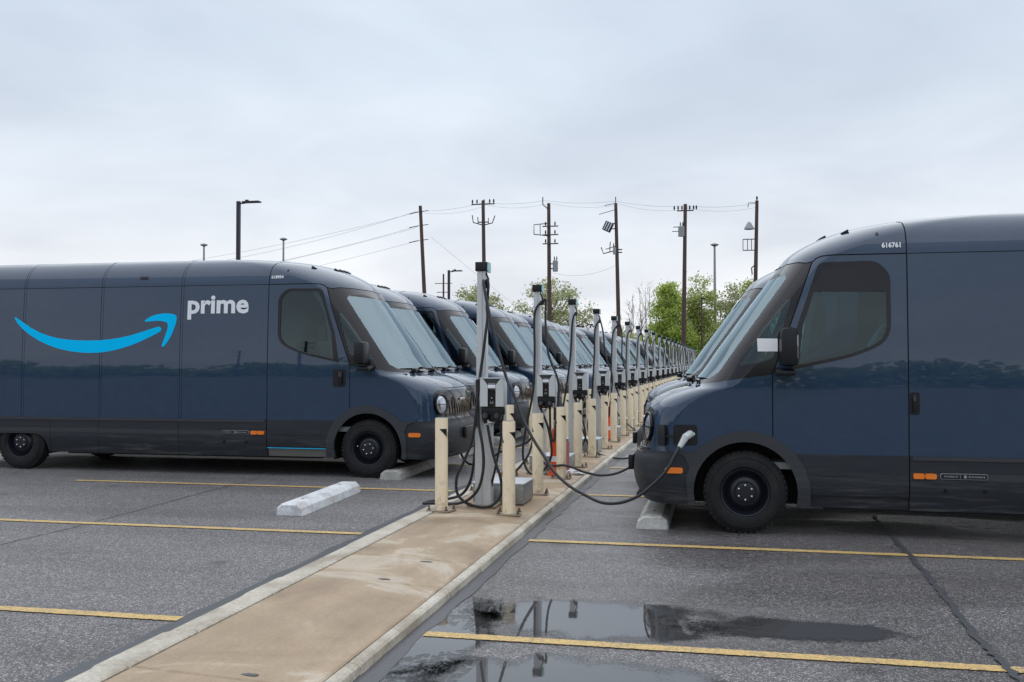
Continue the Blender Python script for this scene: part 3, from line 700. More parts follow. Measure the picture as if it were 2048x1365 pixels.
    b = MB(); b.add([(.45, -.80, 1.34), (.45, .80, 1.34), (.02, .90, 1.38), (.02, -.90, 1.38), (-.10, -.88, 1.20), (-.10, .88, 1.20), (.1, -.8, .7), (.1, .8, .7)], [(0, 1, 2, 3), (3, 2, 5, 4), (4, 5, 7, 6)]); b.build('dashboard', M['cabindark'], root)
    b = MB(); b.box((-.95, .45, 1.02), (.52, .52, .16), .06); b.box((-1.24, .45, 1.45), (.16, .50, .72), .06, Matrix.Rotation(-.16, 3, 'Y')); b.box((-1.32, .45, 1.92), (.12, .28, .20), .05); b.box((-.95, .45, .80), (.3, .3, .35)); b.build('driver_seat', M['cabindark'], root)
    b = MB(); R = Matrix.Rotation(-.55, 3, 'Y')
    b.tube([R @ Vector((.19 * math.cos(a), .19 * math.sin(a), 0)) + Vector((-.36, .45, 1.36)) for a in np.linspace(0, 2 * PI, 25)], .017, 6, False); b.tube([(-.36, .45, 1.36), (-.05, .45, 1.22)], .03, 6); b.build('steering_wheel', M['cabindark'], root)
    b = MB(); b.add([(-.60, -.62, 2.50), (-.60, .62, 2.50), (-1.5, .85, 2.51), (-1.5, -.85, 2.51)], [(0, 1, 2, 3)]); b.build('headliner', M['cabin'], root)
    # inner pillar brace and light inner roof trim seen through the glass
    b = MB(); b.tube(spline([(-.80, .9, 2.44), (-.62, .92, 2.15), (-.52, .94, 1.6)], 6), .03, 6); b.tube(spline([(-.80, -.9, 2.44), (-.62, -.92, 2.15), (-.52, -.94, 1.6)], 6), .03, 6); b.build('pillar_trim', M['cabin'], root)
    return root
VAN = make_van()
CH = child_map()

# ------------------------------------------------------------------ ground
def sheet(name, pts, z, mt, label=None):
    b = MB(); P = [(p[0], p[1], p[2] if len(p) > 2 else z) for p in pts]; b.add(P, [tuple(range(len(P)))]); o = b.build(name, mt, sharp=None); tag(o, kind='structure'); return o
sheet('asphalt', [(-420, -420), (420, -420), (420, 420), (-420, 420)], 0, M['asphalt'])
sheet('grass_verge', [(-300, 90), (300, 90), (300, 400), (-300, 400)], .02, M['grass'])
XA, XB, XC, XD = -3.14, -2.81, -1.867, -1.79          # kerb foot, joint, joint, kerb foot
zt = lambda x: .10 - .0425 * (x + 2.81)                # island top falls slightly to the right
Y0I, Y1I = 1.5, 86.0
isl = bpy.data.objects.new('pavement_island', None); COL.objects.link(isl); tag(isl, kind='structure')
def slab_piece(name, x0, x1, y0, y1, mt, gx=.006, gy=.005, ztop=None, slope=None):
    """one cast piece: flat top with eased edges"""
    b = MB(); e_ = .012; zz = ztop or zt
    nx, ny = 2, max(2, int((y1 - y0) / .3)); xs = [x0 + gx, x0 + gx + e_, x1 - gx - e_, x1 - gx]; ys = [y0 + gy, y0 + gy + e_] + list(np.linspace(y0 + .2, y1 - .2, ny)) + [y1 - gy - e_, y1 - gy]
    V = []; F = []
    for j, y in enumerate(ys):
        for i, x in enumerate(xs):
            z = zz(x) - (.008 if i in (0, 3) or j in (0, len(ys) - 1) else 0)
            V.append((x + (random.uniform(-.004, .004) if i in (0, 3) else 0), y, z))
    for j in range(len(ys) - 1):
        for i in range(3): F.append((j * 4 + i, j * 4 + i + 1, (j + 1) * 4 + i + 1, (j + 1) * 4 + i))
    o = len(V); rim = [i for i in range(4)] + [j * 4 + 3 for j in range(1, len(ys))] + [(len(ys) - 1) * 4 + i for i in (2, 1, 0)] + [j * 4 for j in range(len(ys) - 2, 0, -1)]
    for r in rim: V.append((V[r][0], V[r][1], -.05))
    n = len(rim)
    for k in range(n): F.append((rim[k], o + k, o + (k + 1) % n, rim[(k + 1) % n]))
    b.add(V, F); return b.build(name, mt, isl, sharp=None)
# bed under the joints
b = MB(); b.box(((XA + XD) / 2, (Y0I + Y1I) / 2, .012), (XD - XA - .06, Y1I - Y0I, .06)); b.build('joint_bed', M['tar'], isl)
def kerb_piece(y0, y1, left):
    b = MB(); w = random.uniform(-.008, .008)
    if left: sec = [(XB - .006, -.05), (XB - .006, zt(XB) - .004), (XB - .018, zt(XB) + .004), (-2.985, .092), (-3.02, .078 + w), (-3.075, .040), (XA + w, -.004), (XA, -.05)]
    else: sec = [(XC + .006, -.05), (XC + .006, zt(XC) - .004), (XC + .016, zt(XC) + .002), (-1.812, .056), (-1.797, .045), (XD + w * .4, -.004), (XD, -.05)]
    ys = [y0 + .004] + list(np.linspace(y0 + .02, y1 - .02, 6)) + [y1 - .004]; n = len(sec); V = []; F = []
    for j, y in enumerate(ys):
        d = .008 if j in (0, len(ys) - 1) else 0
        jit = random.uniform(-.006, .006)
        for k, (x, z) in enumerate(sec): V.append((x + (jit if k in (5, 6) else 0), y, z - (d if z > 0 else 0)))
    for j in range(len(ys) - 1):
        for k in range(n - 1):
            f = (j * n + k, j * n + k + 1, (j + 1) * n + k + 1, (j + 1) * n + k); F.append(f if left else f[::-1])
    F += [tuple(range(n)), tuple(range((len(ys) - 1) * n, len(ys) * n))[::-1]]
    b.add(V, F); b.build('kerb_stone', M['kerb'], isl, sharp=None)
ysl = [Y0I, 2.75, 4.29, 6.37, 7.18, 9.02, 10.62, 12.1]
while ysl[-1] < Y1I - 1.6: ysl.append(ysl[-1] + 1.525)
for a, c_ in zip(ysl, ysl[1:]): slab_piece('slab', XB, XC, a, c_, M['slab'])
ykl = [Y0I, 2.9, 4.29, 4.93, 5.84, 6.34, 7.6]
while ykl[-1] < Y1I - 1.6: ykl.append(ykl[-1] + 1.525)
ykr = [Y0I, 3.2, 4.7, 6.35, 7.16]
while ykr[-1] < Y1I - 1.6: ykr.append(ykr[-1] + 1.525)
for a, c_ in zip(ykl, ykl[1:]): kerb_piece(a, c_, True)
for a, c_ in zip(ykr, ykr[1:]): kerb_piece(a, c_, False)
# little drilled pits in the slabs
for x, y in ((-2.20, 7.10), (-2.30, 6.45), (-2.22, 4.36)):
    b = MB(); n = 9; b.add([(x + .055 * math.cos(2 * PI * j / n) * random.uniform(.7, 1), y + .022 * math.sin(2 * PI * j / n) * random.uniform(.7, 1), zt(x) + .003) for j in range(n)], [tuple(range(n))]); b.build('slab_pit', M['tar'], isl, sharp=None)
# tar seal along the kerbs and cracks, wavy
def ribbon(name, pts, w, z, mt, jit=.02, sub=6):
    P = spline([(x, y, 0) for x, y in pts], sub); V = []; F = []
    for i, p in enumerate(P):
        t = (P[min(i + 1, len(P) - 1)] - P[max(i - 1, 0)]).normalized(); nrm = Vector((-t.y, t.x, 0)); ww = w * random.uniform(.75, 1.2) / 2; j = nrm * random.uniform(-jit, jit)
        V += [tuple(p + nrm * ww + j + Vector((0, 0, z))), tuple(p - nrm * ww + j + Vector((0, 0, z)))]
    for i in range(len(P) - 1): F.append((2 * i, 2 * i + 1, 2 * i + 3, 2 * i + 2))
    b = MB(); b.add(V, F); o = b.build(name, mt, sharp=None); tag(o, kind='structure'); return o
ribbon('tar_strip', [(-3.19, y) for y in np.arange(1.5, 86, .9)], .12, .0045, M['tar'], .02, 5)
ribbon('tar_strip', [(-1.745, y) for y in np.arange(1.5, 86, .9)], .12, .0045, M['tar'], .015, 4)
ribbon('crack', [(1.43, 10.6), (1.43, 9.78), (1.425, 8.55), (1.41, 7.29), (1.375, 6.08), (1.39, 5.28), (1.40, 4.0)], .045, .0105, M['tar'], .014, 14)
ribbon('crack', [(-6.05, 4.0), (-6.08, 7.37), (-6.04, 8.39), (-6.14, 11.35), (-6.1, 14)], .012, .0045, M['tar'], .008, 12)
# stall lines
YS0, ST = 5.47, 3.05
NSTALL = 26
for k in range(-1, NSTALL):
    y = YS0 + ST * k
    for x0, x1 in ((-8.4, -3.25), (-1.70, 4.1)):
        nl = 320 if k < 4 else 30; xs = np.linspace(x0, x1, nl); V = []; F = []; jt = .0045 if k < 4 else .003
        for i, x in enumerate(xs): V += [(x, y - .05 + random.uniform(-jt, jt), .0065), (x, y + .048 + random.uniform(-jt, jt), .0065)]
        for i in range(nl - 1): F.append((2 * i, 2 * i + 2, 2 * i + 3, 2 * i + 1))
        b = MB(); b.add(V, F); o = b.build('stall_line', M['line'], sharp=None); tag(o, kind='structure')
# puddles: thin water sheets, deeper in the middle
def puddle(cx, cy, a, b_, rot=0.):
    n, rings = 72, 10; V = [(0, 0, 0)]; D = [1.]; F = []
    for r in range(1, rings + 1):
        for j in range(n):
            t = 2 * PI * j / n; k = r / rings; V.append((a * k * math.cos(t), b_ * k * math.sin(t), 0)); D.append(1 - k)
    for j in range(n): F.append((0, 1 + j, 1 + (j + 1) % n))
    for r in range(rings - 1):
        for j in range(n): F.append((1 + r * n + j, 1 + (r + 1) * n + j, 1 + (r + 1) * n + (j + 1) % n, 1 + r * n + (j + 1) % n))
    R = Matrix.Rotation(rot, 3, 'Z'); V = [tuple(R @ Vector(v) + Vector((cx, cy, .003))) for v in V]
    bb = MB(); bb.add(V, F); me = bb.mesh('puddle', M['puddle']); at_ = me.attributes.new('depth', 'FLOAT', 'POINT'); at_.data.foreach_set('value', D)
    o = link('puddle', me); tag(o, kind='structure'); return o
puddle(-.78, 6.02, .98, .62); puddle(-.72, 4.75, 1.05, .62); puddle(-1.55, 5.4, .30, 1.3)
puddle(.80, 4.85, .75, .28); puddle(.35, 6.02, .85, .30)

# ------------------------------------------------------------------ vans
ordw = ['first', 'second', 'third', 'fourth', 'fifth', 'sixth', 'seventh', 'eighth', 'ninth', 'tenth', 'eleventh', 'twelfth', 'thirteenth', 'fourteenth', 'fifteenth', 'sixteenth', 'seventeenth', 'eighteenth', 'nineteenth', 'twentieth', 'twenty-first', 'twenty-second', 'twenty-third', 'twenty-fourth', 'twenty-fifth', 'twenty-sixth', 'twenty-seventh', 'twenty-eighth']
KL = 1.045
def place(o, x, y, left, label):
    o.location = (x, y, 0); o.rotation_euler = (0, 0, 0 if left else PI)
    o.scale = (KL if left else 1.,) * 3
    tag(o, label, 'van', 'dark delivery vans parked at the charging posts'); return o
place(VAN, -4.737, 12.629 + 1.03 * KL, True, 'dark blue-grey delivery van with a blue smile and the word prime on its side')
FARSKIP = ('far', 'bulkhead', 'driver_seat', 'steering_wheel', 'dashboard', 'pillar_trim', 'headliner')
offs = {1: -.45, 2: -.24, 3: .06, 4: -.12, 5: .10, 6: -.15}
vans = [VAN]
for k in range(1, 23):
    v = copy_tree(VAN, None, ('far',) if k < 6 else FARSKIP)
    lab = {1: 'dark delivery van right behind the smile van, only nose and windshield showing'}.get(k, '%s dark delivery van from the front in the left row of vans' % ordw[k])
    place(v, -4.737 + offs.get(k, random.uniform(-.3, .3)), 12.629 + 1.03 * KL + ST * k * (1 + .0), True, lab); v.location.y += random.uniform(-.08, .08) * (k > 1); v.rotation_euler.z = math.radians(random.uniform(-.8, .8)) * (k > 1); vans.append(v)
R1 = place(copy_tree(VAN), .155, 9.257 + 1.03, False, 'dark delivery van in the right foreground, numbered 616761, cable plugged into its fender')
R2 = place(copy_tree(VAN, None, ('far',)), -.10, 9.257 + 1.03 + 3.2, False, 'dark delivery van behind the right foreground van, only hood and slanted windshield showing')
CHN = child_map()
def under(root, nm, k=0): return [o for o in CHN[root.name] if o.name.split('.')[0] == nm][k]
# fleet numbers on the roof front of the two near vans; visor, paper
def at_van(o, van): return o
lettering('fleet_number', '618954', -1.405 + .03, -1.205, 2.602, 2.645, -1, M['white'], under(VAN, 'roof_front'), .006, .03)
lettering('fleet_number', '616761', -1.197, -1.357, 2.580, 2.628, 1, M['white'], under(R1, 'roof_front'), .006, .03)
doors = [o for o in CHN[R1.name] if o.name.split('.')[0] == 'door']
decal('window_visor', roundpoly([(-.598, 2.20), (-.672, 2.435), (-1.135, 2.440), (-1.232, 2.34), (-1.232, 2.19)], [0, .04, .12, .13, 0]), -.004, 1, M['frit'], doors[0], .006)
decal('sticker', [(-.118, 1.658), (-.292, 1.658), (-.292, 1.774), (-.118, 1.774)], .012, 1, M['paper'], under(R1, 'quarter_panel'), .004)
# sheets of paper behind some windshields
def wpaper(van, y, z, w, h):
    V = [];
    for dy, dz in ((-1, -1), (1, -1), (1, 1), (-1, 1)):
        yy, zz = y + dy * w / 2, z + dz * h / 2; u, v = domf(yy, zz); p = surf(u, v)[0] + norm(u, v)[0] * .006; V.append((p[0], math.copysign(p[1], yy), p[2]))
    b = MB(); b.add(V, [(0, 1, 2, 3)]); q = V[1][1]
    b.build('paper_sheet', M['paper'], van, sharp=None)
wpaper(R2, .30, 2.32, .18, .14)
for k, y in ((2, .40), (4, .42), (6, .35), (7, .38), (8, .3), (9, .4), (11, .36), (13, .4)): wpaper(vans[k], y, 2.22, .26, .22)

# ------------------------------------------------------------------ charging posts
def make_post():
    t = thing('charging_post', None, None)
    b = MB(); b.box((0, .0, .012), (.30, .30, .024), .004)
    for x in (-.12, .12):
        for y in (-.12, .12): b.lathe([(.014, .024), (.014, .045), (.0001, .047)], (x, y, 0), 6)
    b.build('base_plate', M['plate'], t)
    # post: two stacked extrusions with a slot down the face
    b = MB()
    w = .082; b.prism([(-w, -.065), (-.012, -.065), (-.012, -.056), (.006, -.056), (.006, -.065), (w, -.065), (w, .065), (-w, .065)], .024, .86); b.build('pedestal', M['alu'], t)
    b = MB(); V = []; F = []
    sec = [(-1, -1), (.15, -1), (.15, -.82), (.40, -.82), (.40, -1), (1, -1), (1, 1), (-1, 1)]
    for z, wx, wy in ((.86, .056, .050), (2.42, .044, .042)):
        V += [(-.022 + sx * wx, sy * wy, z) for sx, sy in sec]
    n = len(sec); F = [(i, (i + 1) % n, n + (i + 1) % n, n + i) for i in range(n)] + [tuple(range(n, 2 * n)), tuple(range(n))[::-1]]
    b.add(V, F); b.build('mast', M['alu'], t)
    b = MB(); b.box((-.022, -.005, 2.462), (.125, .115, .095), .008); cp = b.build('mast_cap', M['black'], t)
    b = MB(); b.prism([(-.05, -.05), (.03, -.06), (.055, -.045), (.055, .045), (.03, .06), (-.05, .05)], 0, .012)
    Rz = Matrix.Rotation(PI / 2, 3, 'Y'); b.v = [tuple(Rz @ Vector(v) + Vector((.044, 0, 2.455))) for v in b.v]; b.build('cap_sign', M['teal'], cp)
    b = MB(); b.tube([(.02, -.03, 2.40), (.055, -.05, 2.33), (.05, -.06, 2.27)], .012, 6); b.box((.045, -.055, 2.265), (.045, .05, .06), .012); b.build('cable_hanger', M['black'], t)
    # head: silver wings round a black panel that narrows from the top
    h = MB(); x0, x1, y0, y1 = .005, .245, -.19, -.02
    h.box(((x0 + x1) / 2, (y0 + y1) / 2 + .02, 1.17), (x1 - x0, y1 - y0 - .04, .29), .008)
    hd = h.build('charger_head', M['alubox'], t)
    for s_, xa, xb, xm in ((-1, x0, x0 + .078, x0 + .028), (1, x1, x1 - .078, x1 - .028)):
        b = MB(); poly = [(xa, 1.03), (xb, 1.03), (xb, 1.245), (xm, 1.312), (xa, 1.312)]
        V = [(x, y0 - .012, z) for x, z in poly] + [(x, y0 + .03, z) for x, z in poly]; n = 5
        b.add(V, [tuple(range(n)), tuple(range(n, 2 * n))[::-1]] + [(i, n + i, n + (i + 1) % n, (i + 1) % n) for i in range(n)]); b.build('wing_panel', M['alubox'], hd)
    b = MB(); b.box(((x0 + x1) / 2, y0 + .012, 1.315), (x1 - x0 + .012, .055, .012), .003); b.build('top_cover', M['lid'], hd)
    b = MB(); b.box(((x0 + x1) / 2, y0 + .004, 1.165), (.175, .02, .285), .004); b.build('front_panel', M['gloss'], hd)
    b = MB(); b.box(((x0 + x1) / 2, y0 - .009, 1.262), (.075, .006, .008)); b.build('printed_strip', M['greyprint'], hd)
    b = MB(); b.box(((x0 + x1) / 2, y0 - .010, 1.232), (.078, .006, .036), .002); b.build('label_plate', M['white'], hd)
    b = MB(); b.lathe([(.0001, 0), (.008, 0), (.009, .008)], ((x0 + x1) / 2, y0 - .012, 1.115), 12, 'Y'); b.box(((x0 + x1) / 2, y0 - .008, 1.065), (.035, .004, .008)); b.box(((x0 + x1) / 2 - .012, y0 - .008, 1.08), (.006, .004, .012)); b.box(((x0 + x1) / 2 + .012, y0 - .008, 1.08), (.006, .004, .012)); b.build('status_light', M['greyprint'], hd)
    # black connector dock below
    b = MB(); b.box((.125, -.105, .985), (.235, .14, .085), .015); b.box((.055, -.15, .925), (.07, .10, .07), .018); b.box((.175, -.15, .925), (.07, .10, .07), .018); b.box((.115, -.10, .92), (.05, .1, .10), .01)
    dk = b.build('connector_dock', M['black'], t)
    for x in (.055, .175): b = MB(); b.tube([(x, -.17, .95), (x, -.20, .91), (x + .005, -.195, .86)], [.030, .026, .018], 8); b.build('connector', M['black'], dk)
    b = MB(); b.box((.236, -.08, .96), (.022, .05, .16), .003); b.build('side_bracket', M['alu'], t)
    b = MB(); b.tube([(.06, .0, .80), (.15, -.03, .93)], .014, 6); b.build('support_strut', M['alu'], t)
    return t
POST = make_post()
def cable(pts, r, parent=None, name='charging_cable', sub=8): b = MB(); b.tube(spline(pts, sub), r, 7); return b.build(name, M['rubber'], parent)
CR = .0155
# generic hanging cables, in post coordinates
def hang(seed):
    q = random.Random(seed); j = lambda a: q.uniform(-a, a)
    A = [(.045, -.07, 2.24), (.03, -.10, 2.26), (-.03 + j(.02), -.10, 2.10), (-.055 + j(.02), -.11, 1.6), (-.075 + j(.03), -.12, 1.1), (-.13 + j(.05), -.14, .6), (-.19 + j(.05), -.16, .25), (-.10, -.20, .03), (.06, -.22, .03), (.20 + j(.03), -.2, .25), (.16, -.2, .6), (.057, -.195, .87)]
    B = [(.05, -.05, 2.25), (.09 + j(.04), -.06, 2.28 + j(.05)), (.14 + j(.05), -.08, 2.05), (.20 + j(.06), -.12, 1.6), (.26 + j(.04), -.16, 1.2), (.27 + j(.04), -.2, .75), (.24, -.22, .45), (.19, -.2, .55), (.178, -.195, .87)]
    return A, B
Y0C, XCH = 9.92, -2.449
NPOST = 24
CH = child_map()
posts = []
for i in range(NPOST):
    p = POST if i == 0 else copy_tree(POST, None, () if i < 8 else ('status_light', 'printed_strip', 'side_bracket', 'support_strut', 'connector'))
    p.location = (XCH, Y0C + ST * i, zt(XCH)); posts.append(p)
    tag(p, ['nearest silver charging post with a large coil of black cable round its foot', 'second silver charging post from the front, behind the nearest metal box'][i] if i < 2 else '%s silver charging post from the front of the island row' % ordw[i], 'charging post', 'charging posts along the island')
for i in range(1, NPOST):
    A, B = hang(i); cable(A, CR, posts[i], 'cable', 5)
    if i % 3 != 2: cable(B, CR, posts[i], 'cable', 5)
# the near post's own cables (post coordinates)
def P0(l): return [(x - XCH, y - Y0C, z - zt(XCH)) for x, y, z in l]
cable([(x, y, z) for x, y, z in P0([(-2.42, 9.85, 2.377), (-2.397, 9.842, 2.406), (-2.387, 9.835, 2.329), (-2.398, 9.826, 2.134), (-2.39, 9.814, 2.01), (-2.408, 9.803, 1.846), (-2.432, 9.794, 1.637), (-2.467, 9.787, 1.372), (-2.496, 9.779, 1.072), (-2.535, 9.767, .783), (-2.621, 9.756, .554), (-2.692, 9.744, .396), (-2.688, 9.733, .24), (-2.612, 9.721, .153), (-2.503, 9.707, .112), (-2.359, 9.691, .108), (-2.264, 9.68, .164), (-2.212, 9.68, .26), (-2.223, 9.68, .41), (-2.265, 9.685, .523), (-2.318, 9.692, .707), (-2.362, 9.70, .931)])], CR, POST, 'cable')
cable(P0([(-2.501, 9.84, 1.177), (-2.513, 9.867, .909), (-2.541, 9.893, .645), (-2.594, 9.933, .356), (-2.697, 9.978, .193), (-2.848, 9.978, .137), (-3.024, 9.933, .112), (-3.09, 9.885, .095), (-3.02, 9.844, .105), (-2.818, 9.80, .122)]), CR, POST, 'cable')
cable(P0([(-2.502, 9.82, 1.382), (-2.48, 9.777, .991), (-2.422, 9.734, .711), (-2.407, 9.714, .507), (-2.451, 9.706, .30), (-2.555, 9.707, .177), (-2.682, 9.729, .128), (-2.80, 9.75, .118)]), CR, POST, 'cable')
CABLE_D = [(-2.434, 9.84, 2.345), (-2.432, 9.812, 2.394), (-2.409, 9.783, 2.274), (-2.353, 9.746, 2.047), (-2.294, 9.708, 1.843), (-2.163, 9.663, 1.416), (-2.091, 9.616, 1.287), (-1.974, 9.553, 1.019), (-1.847, 9.482, .806), (-1.711, 9.411, .626), (-1.611, 9.339, .506), (-1.469, 9.268, .399), (-1.314, 9.197, .328), (-1.155, 9.139, .269), (-1.012, 9.106, .266), (-.872, 9.08, .306), (-.736, 9.08, .387), (-.555, 9.09, .563), (-.465, 9.13, .725), (-.43, 9.155, .785)]
cD = cable(P0(CABLE_D), CR, POST, 'cable')
cable(P0([(-2.234, 9.73, .941), (-2.235, 9.743, .769), (-2.302, 9.80, .50), (-2.357, 9.90, .346), (-2.40, 9.97, .20)]), CR * .8, POST, 'cable')
b = MB(); b.tube(P0([(-.430, 9.155, .785), (-.416, 9.168, .805), (-.392, 9.188, .845), (-.375, 9.19, .878), (-.350, 9.215, .893), (-.335, 9.26, .900)]), [.021, .026, .030, .034, .036, .036], 10); b.build('charging_plug', M['plug'], cD)
# cables that leave the other posts for the vans
cable([(x - XCH, y - Y0C - ST, z - zt(XCH)) for x, y, z in [(-3.96, 14.05, .55), (-3.936, 14.0, .426), (-3.826, 13.85, .345), (-3.666, 13.7, .161), (-3.527, 13.56, .12), (-3.275, 13.45, .166), (-3.07, 13.34, .319), (-2.775, 13.275, .425), (-2.642, 13.238, .492), (-2.551, 13.2, .632), (-2.5, 13.1, .8)]], CR, posts[1], 'cable')
cable([(x - XCH, y - Y0C - ST, z - zt(XCH)) for x, y, z in [(-2.44, 12.86, .80), (-2.48, 12.8, .621), (-2.541, 12.7, .359), (-2.673, 12.6, .165), (-2.75, 12.55, .12)]], CR, posts[1], 'cable')
cable([(x - XCH, y - Y0C - ST, z - zt(XCH)) for x, y, z in [(-2.39, 12.75, .75), (-2.369, 12.6, .398), (-2.311, 12.567, .267), (-2.181, 12.533, .234), (-2.048, 12.5, .247), (-1.917, 12.5, .218), (-1.789, 12.5, .171), (-1.579, 12.5, .131), (-1.385, 12.467, .159), (-1.206, 12.433, .241), (-1.0, 12.42, .36), (-.80, 12.41, .62), (-.70, 12.41, .85)]], CR, posts[1], 'cable')
cable([(x - XCH, y - Y0C - ST * 2, z - zt(XCH)) for x, y, z in [(-2.3, 15.9, .5), (-2.2, 16.0, .2), (-2.101, 16.0, .11), (-2.021, 15.925, .08), (-1.84, 15.85, .04), (-1.617, 15.775, .03), (-1.428, 15.7, .09), (-1.1, 15.65, .3), (-.8, 15.6, .8)]], CR, posts[2], 'cable')
cable([(x - XCH, y - Y0C - ST * 4, z - zt(XCH)) for x, y, z in [(-2.5, 22.05, .7), (-2.341, 22.0, .362), (-2.077, 21.33, .218), (-1.837, 20.67, .118), (-1.667, 20.0, .146), (-1.3, 19.3, .4), (-.9, 18.8, .9)]], CR, posts[4], 'cable')

# bollards: cream sleeve, grey lid, bolted plate, black chevron wrapped round
def make_bollard():
    t = thing('bollard', None, None); r = .063; H = .915
    b = MB(); b.lathe([(r + .002, .014), (r, .05), (r, H - .012), (r - .004, H)], n=24); b.build('sleeve', M['cream'], t)
    b = MB(); b.lathe([(r - .004, H), (r - .006, H + .003), (.0001, H + .006)], n=24); b.build('lid', M['capgrey'], t)
    b = MB(); b.box((0, 0, .008), (.235, .20, .016), .003); b.build('foot_plate', M['plate'], t)
    for x in (-.095, .095):
        for y in (-.078, .078):
            b = MB(); b.lathe([(.018, .016), (.018, .030), (.010, .031), (.010, .058), (.0001, .060)], (x, y, 0), 6, smooth=False); b.build('anchor_bolt', M['bolt'], t)
    b = MB()
    def patch(tri, k=6):
        V = []; F = []; (a, b_, c_) = [Vector(p) for p in tri]; idx = {}
        for i in range(k + 1):
            for j in range(k + 1 - i):
                p = a + (b_ - a) * i / k + (c_ - a) * j / k; an = math.radians(p.x - 90); idx[i, j] = len(V); V.append(((r + .0012) * math.cos(an), (r + .0012) * math.sin(an), p.y))
        for i in range(k):
            for j in range(k - i):
                F.append((idx[i, j], idx[i + 1, j], idx[i, j + 1]))
                if j < k - i - 1: F.append((idx[i + 1, j], idx[i + 1, j + 1], idx[i, j + 1]))
        b.add(V, F)
    z1 = H - .105
    for a0 in (0, 180): patch([(a0 + 8, z1), (a0 + 82, z1 - .085), (a0 + 82, z1)]); patch([(a0 - 82, z1 - .03), (a0 - 82, z1 - .105), (a0 - 40, z1 - .105)])
    b.build('chevron_mark', M['black'], t); return t
BOL = make_bollard(); CH = child_map(); first = True
LX, RX = -2.755, -2.095
for i in range(NPOST):
    yc = Y0C + ST * i
    for nm, x, dy in (('front left', LX, -.52), ('front right', RX, -.43), ('rear left', LX, 1.08), ('rear right', RX, 1.09)):
        if first: o, first = BOL, False
        else: o = copy_tree(BOL, None, () if i < 6 else ('anchor_bolt',))
        o.location = (x + random.uniform(-.02, .02) * (i > 0), yc + dy + random.uniform(-.06, .06) * (i > 0), zt(x)); o.rotation_euler = (0, 0, random.uniform(-.25, .25))
        tag(o, 'cream bollard at the %s corner of the %s charging post' % (nm, 'nearest' if i == 0 else ordw[i] + ' '.strip()) + ('' if i == 0 else ' in the row'), 'bollard', 'cream bollards round the charging posts')
# grey metal boxes behind each post
def make_box():
    t = thing('utility_box', None, None)
    b = MB(); b.box((0, 0, .105), (.54, .53, .205), .006); b.build('housing', M['galv'], t)
    b = MB(); b.box((0, 0, .213), (.56, .55, .014), .003); b.build('box_lid', M['lid'], t); return t
BX = make_box(); CH = child_map()
for i in range(NPOST):
    o = BX if i == 0 else copy_tree(BX); o.location = (-2.345, Y0C + ST * i + .44, zt(-2.345))
    tag(o, 'low grey metal box with pale lid behind the %s charging post' % ('nearest' if i == 0 else ordw[i]) + ('' if i == 0 else ' of the row'), 'metal box', 'metal boxes behind the charging posts')
# wheel stops
def stop_mesh(mt, name, L_=1.95, chip=False):
    sec = [(-.15, 0), (-.135, .075), (-.085, .118), (.085, .118), (.135, .075), (.15, 0)]; ys = [-L_ / 2, -L_ / 2 + .03] + list(np.linspace(-L_ / 2 + .2, L_ / 2 - .2, 5)) + [L_ / 2 - .03, L_ / 2]; V = []; F = []; n = len(sec)
    for j, y in enumerate(ys):
        k = .90 if j in (0, len(ys) - 1) else 1
        for x, z in sec: V.append((x * k + random.uniform(-.004, .004), y + random.uniform(-.006, .006), z * (k * .97 if k < 1 else 1)))
    for j in range(len(ys) - 1):
        for k in range(n): F.append((j * n + k, j * n + (k + 1) % n, (j + 1) * n + (k + 1) % n, (j + 1) * n + k))
    F += [tuple(range(n))[::-1], tuple(range((len(ys) - 1) * n, len(ys) * n))]
    b = MB(); b.add(V, [f[::-1] for f in F]); me = b.mesh(name, mt); bm = bmesh.new(); bm.from_mesh(me); bmesh.ops.recalc_face_normals(bm, faces=bm.faces[:]); bm.to_mesh(me); bm.free(); return me
SW, SG = stop_mesh(M['stopw'], 'wheel_stop'), stop_mesh(M['stop'], 'wheel_stop')
def wstop(me, x, y, rz, label):
    t = thing('wheel_stop', label, 'wheel stop', (x, y, .001), rz, 'concrete wheel stops at the stall ends'); link('concrete_bar', me, t)
    for dy in (-.6, .6):
        b = MB(); b.lathe([(.016, .117), (.016, .121), (.0001, .122)], (0, dy, 0), 8); b.build('anchor_pin', M['bolt'], t)
wstop(SW, -4.42, 10.36, math.radians(3.4), 'white painted wheel stop lying alone in the empty left stall')
wstop(SG, -4.40, 13.50, math.radians(1), 'grey concrete wheel stop against the front tyre of the left smile van')
wstop(SG, -.70, 10.32, math.radians(.5), 'grey concrete wheel stop under the nose of the right foreground van')
wstop(SG, -.75, 13.4, 0, 'grey concrete wheel stop in the right row, one stall beyond the foreground van')
for k in range(2, 14): wstop(SG, -4.40 + random.uniform(-.05, .05), 13.5 + ST * (k - 1), 0, 'pale concrete wheel stop under the nose of the %s van of the left row' % ordw[k - 1])
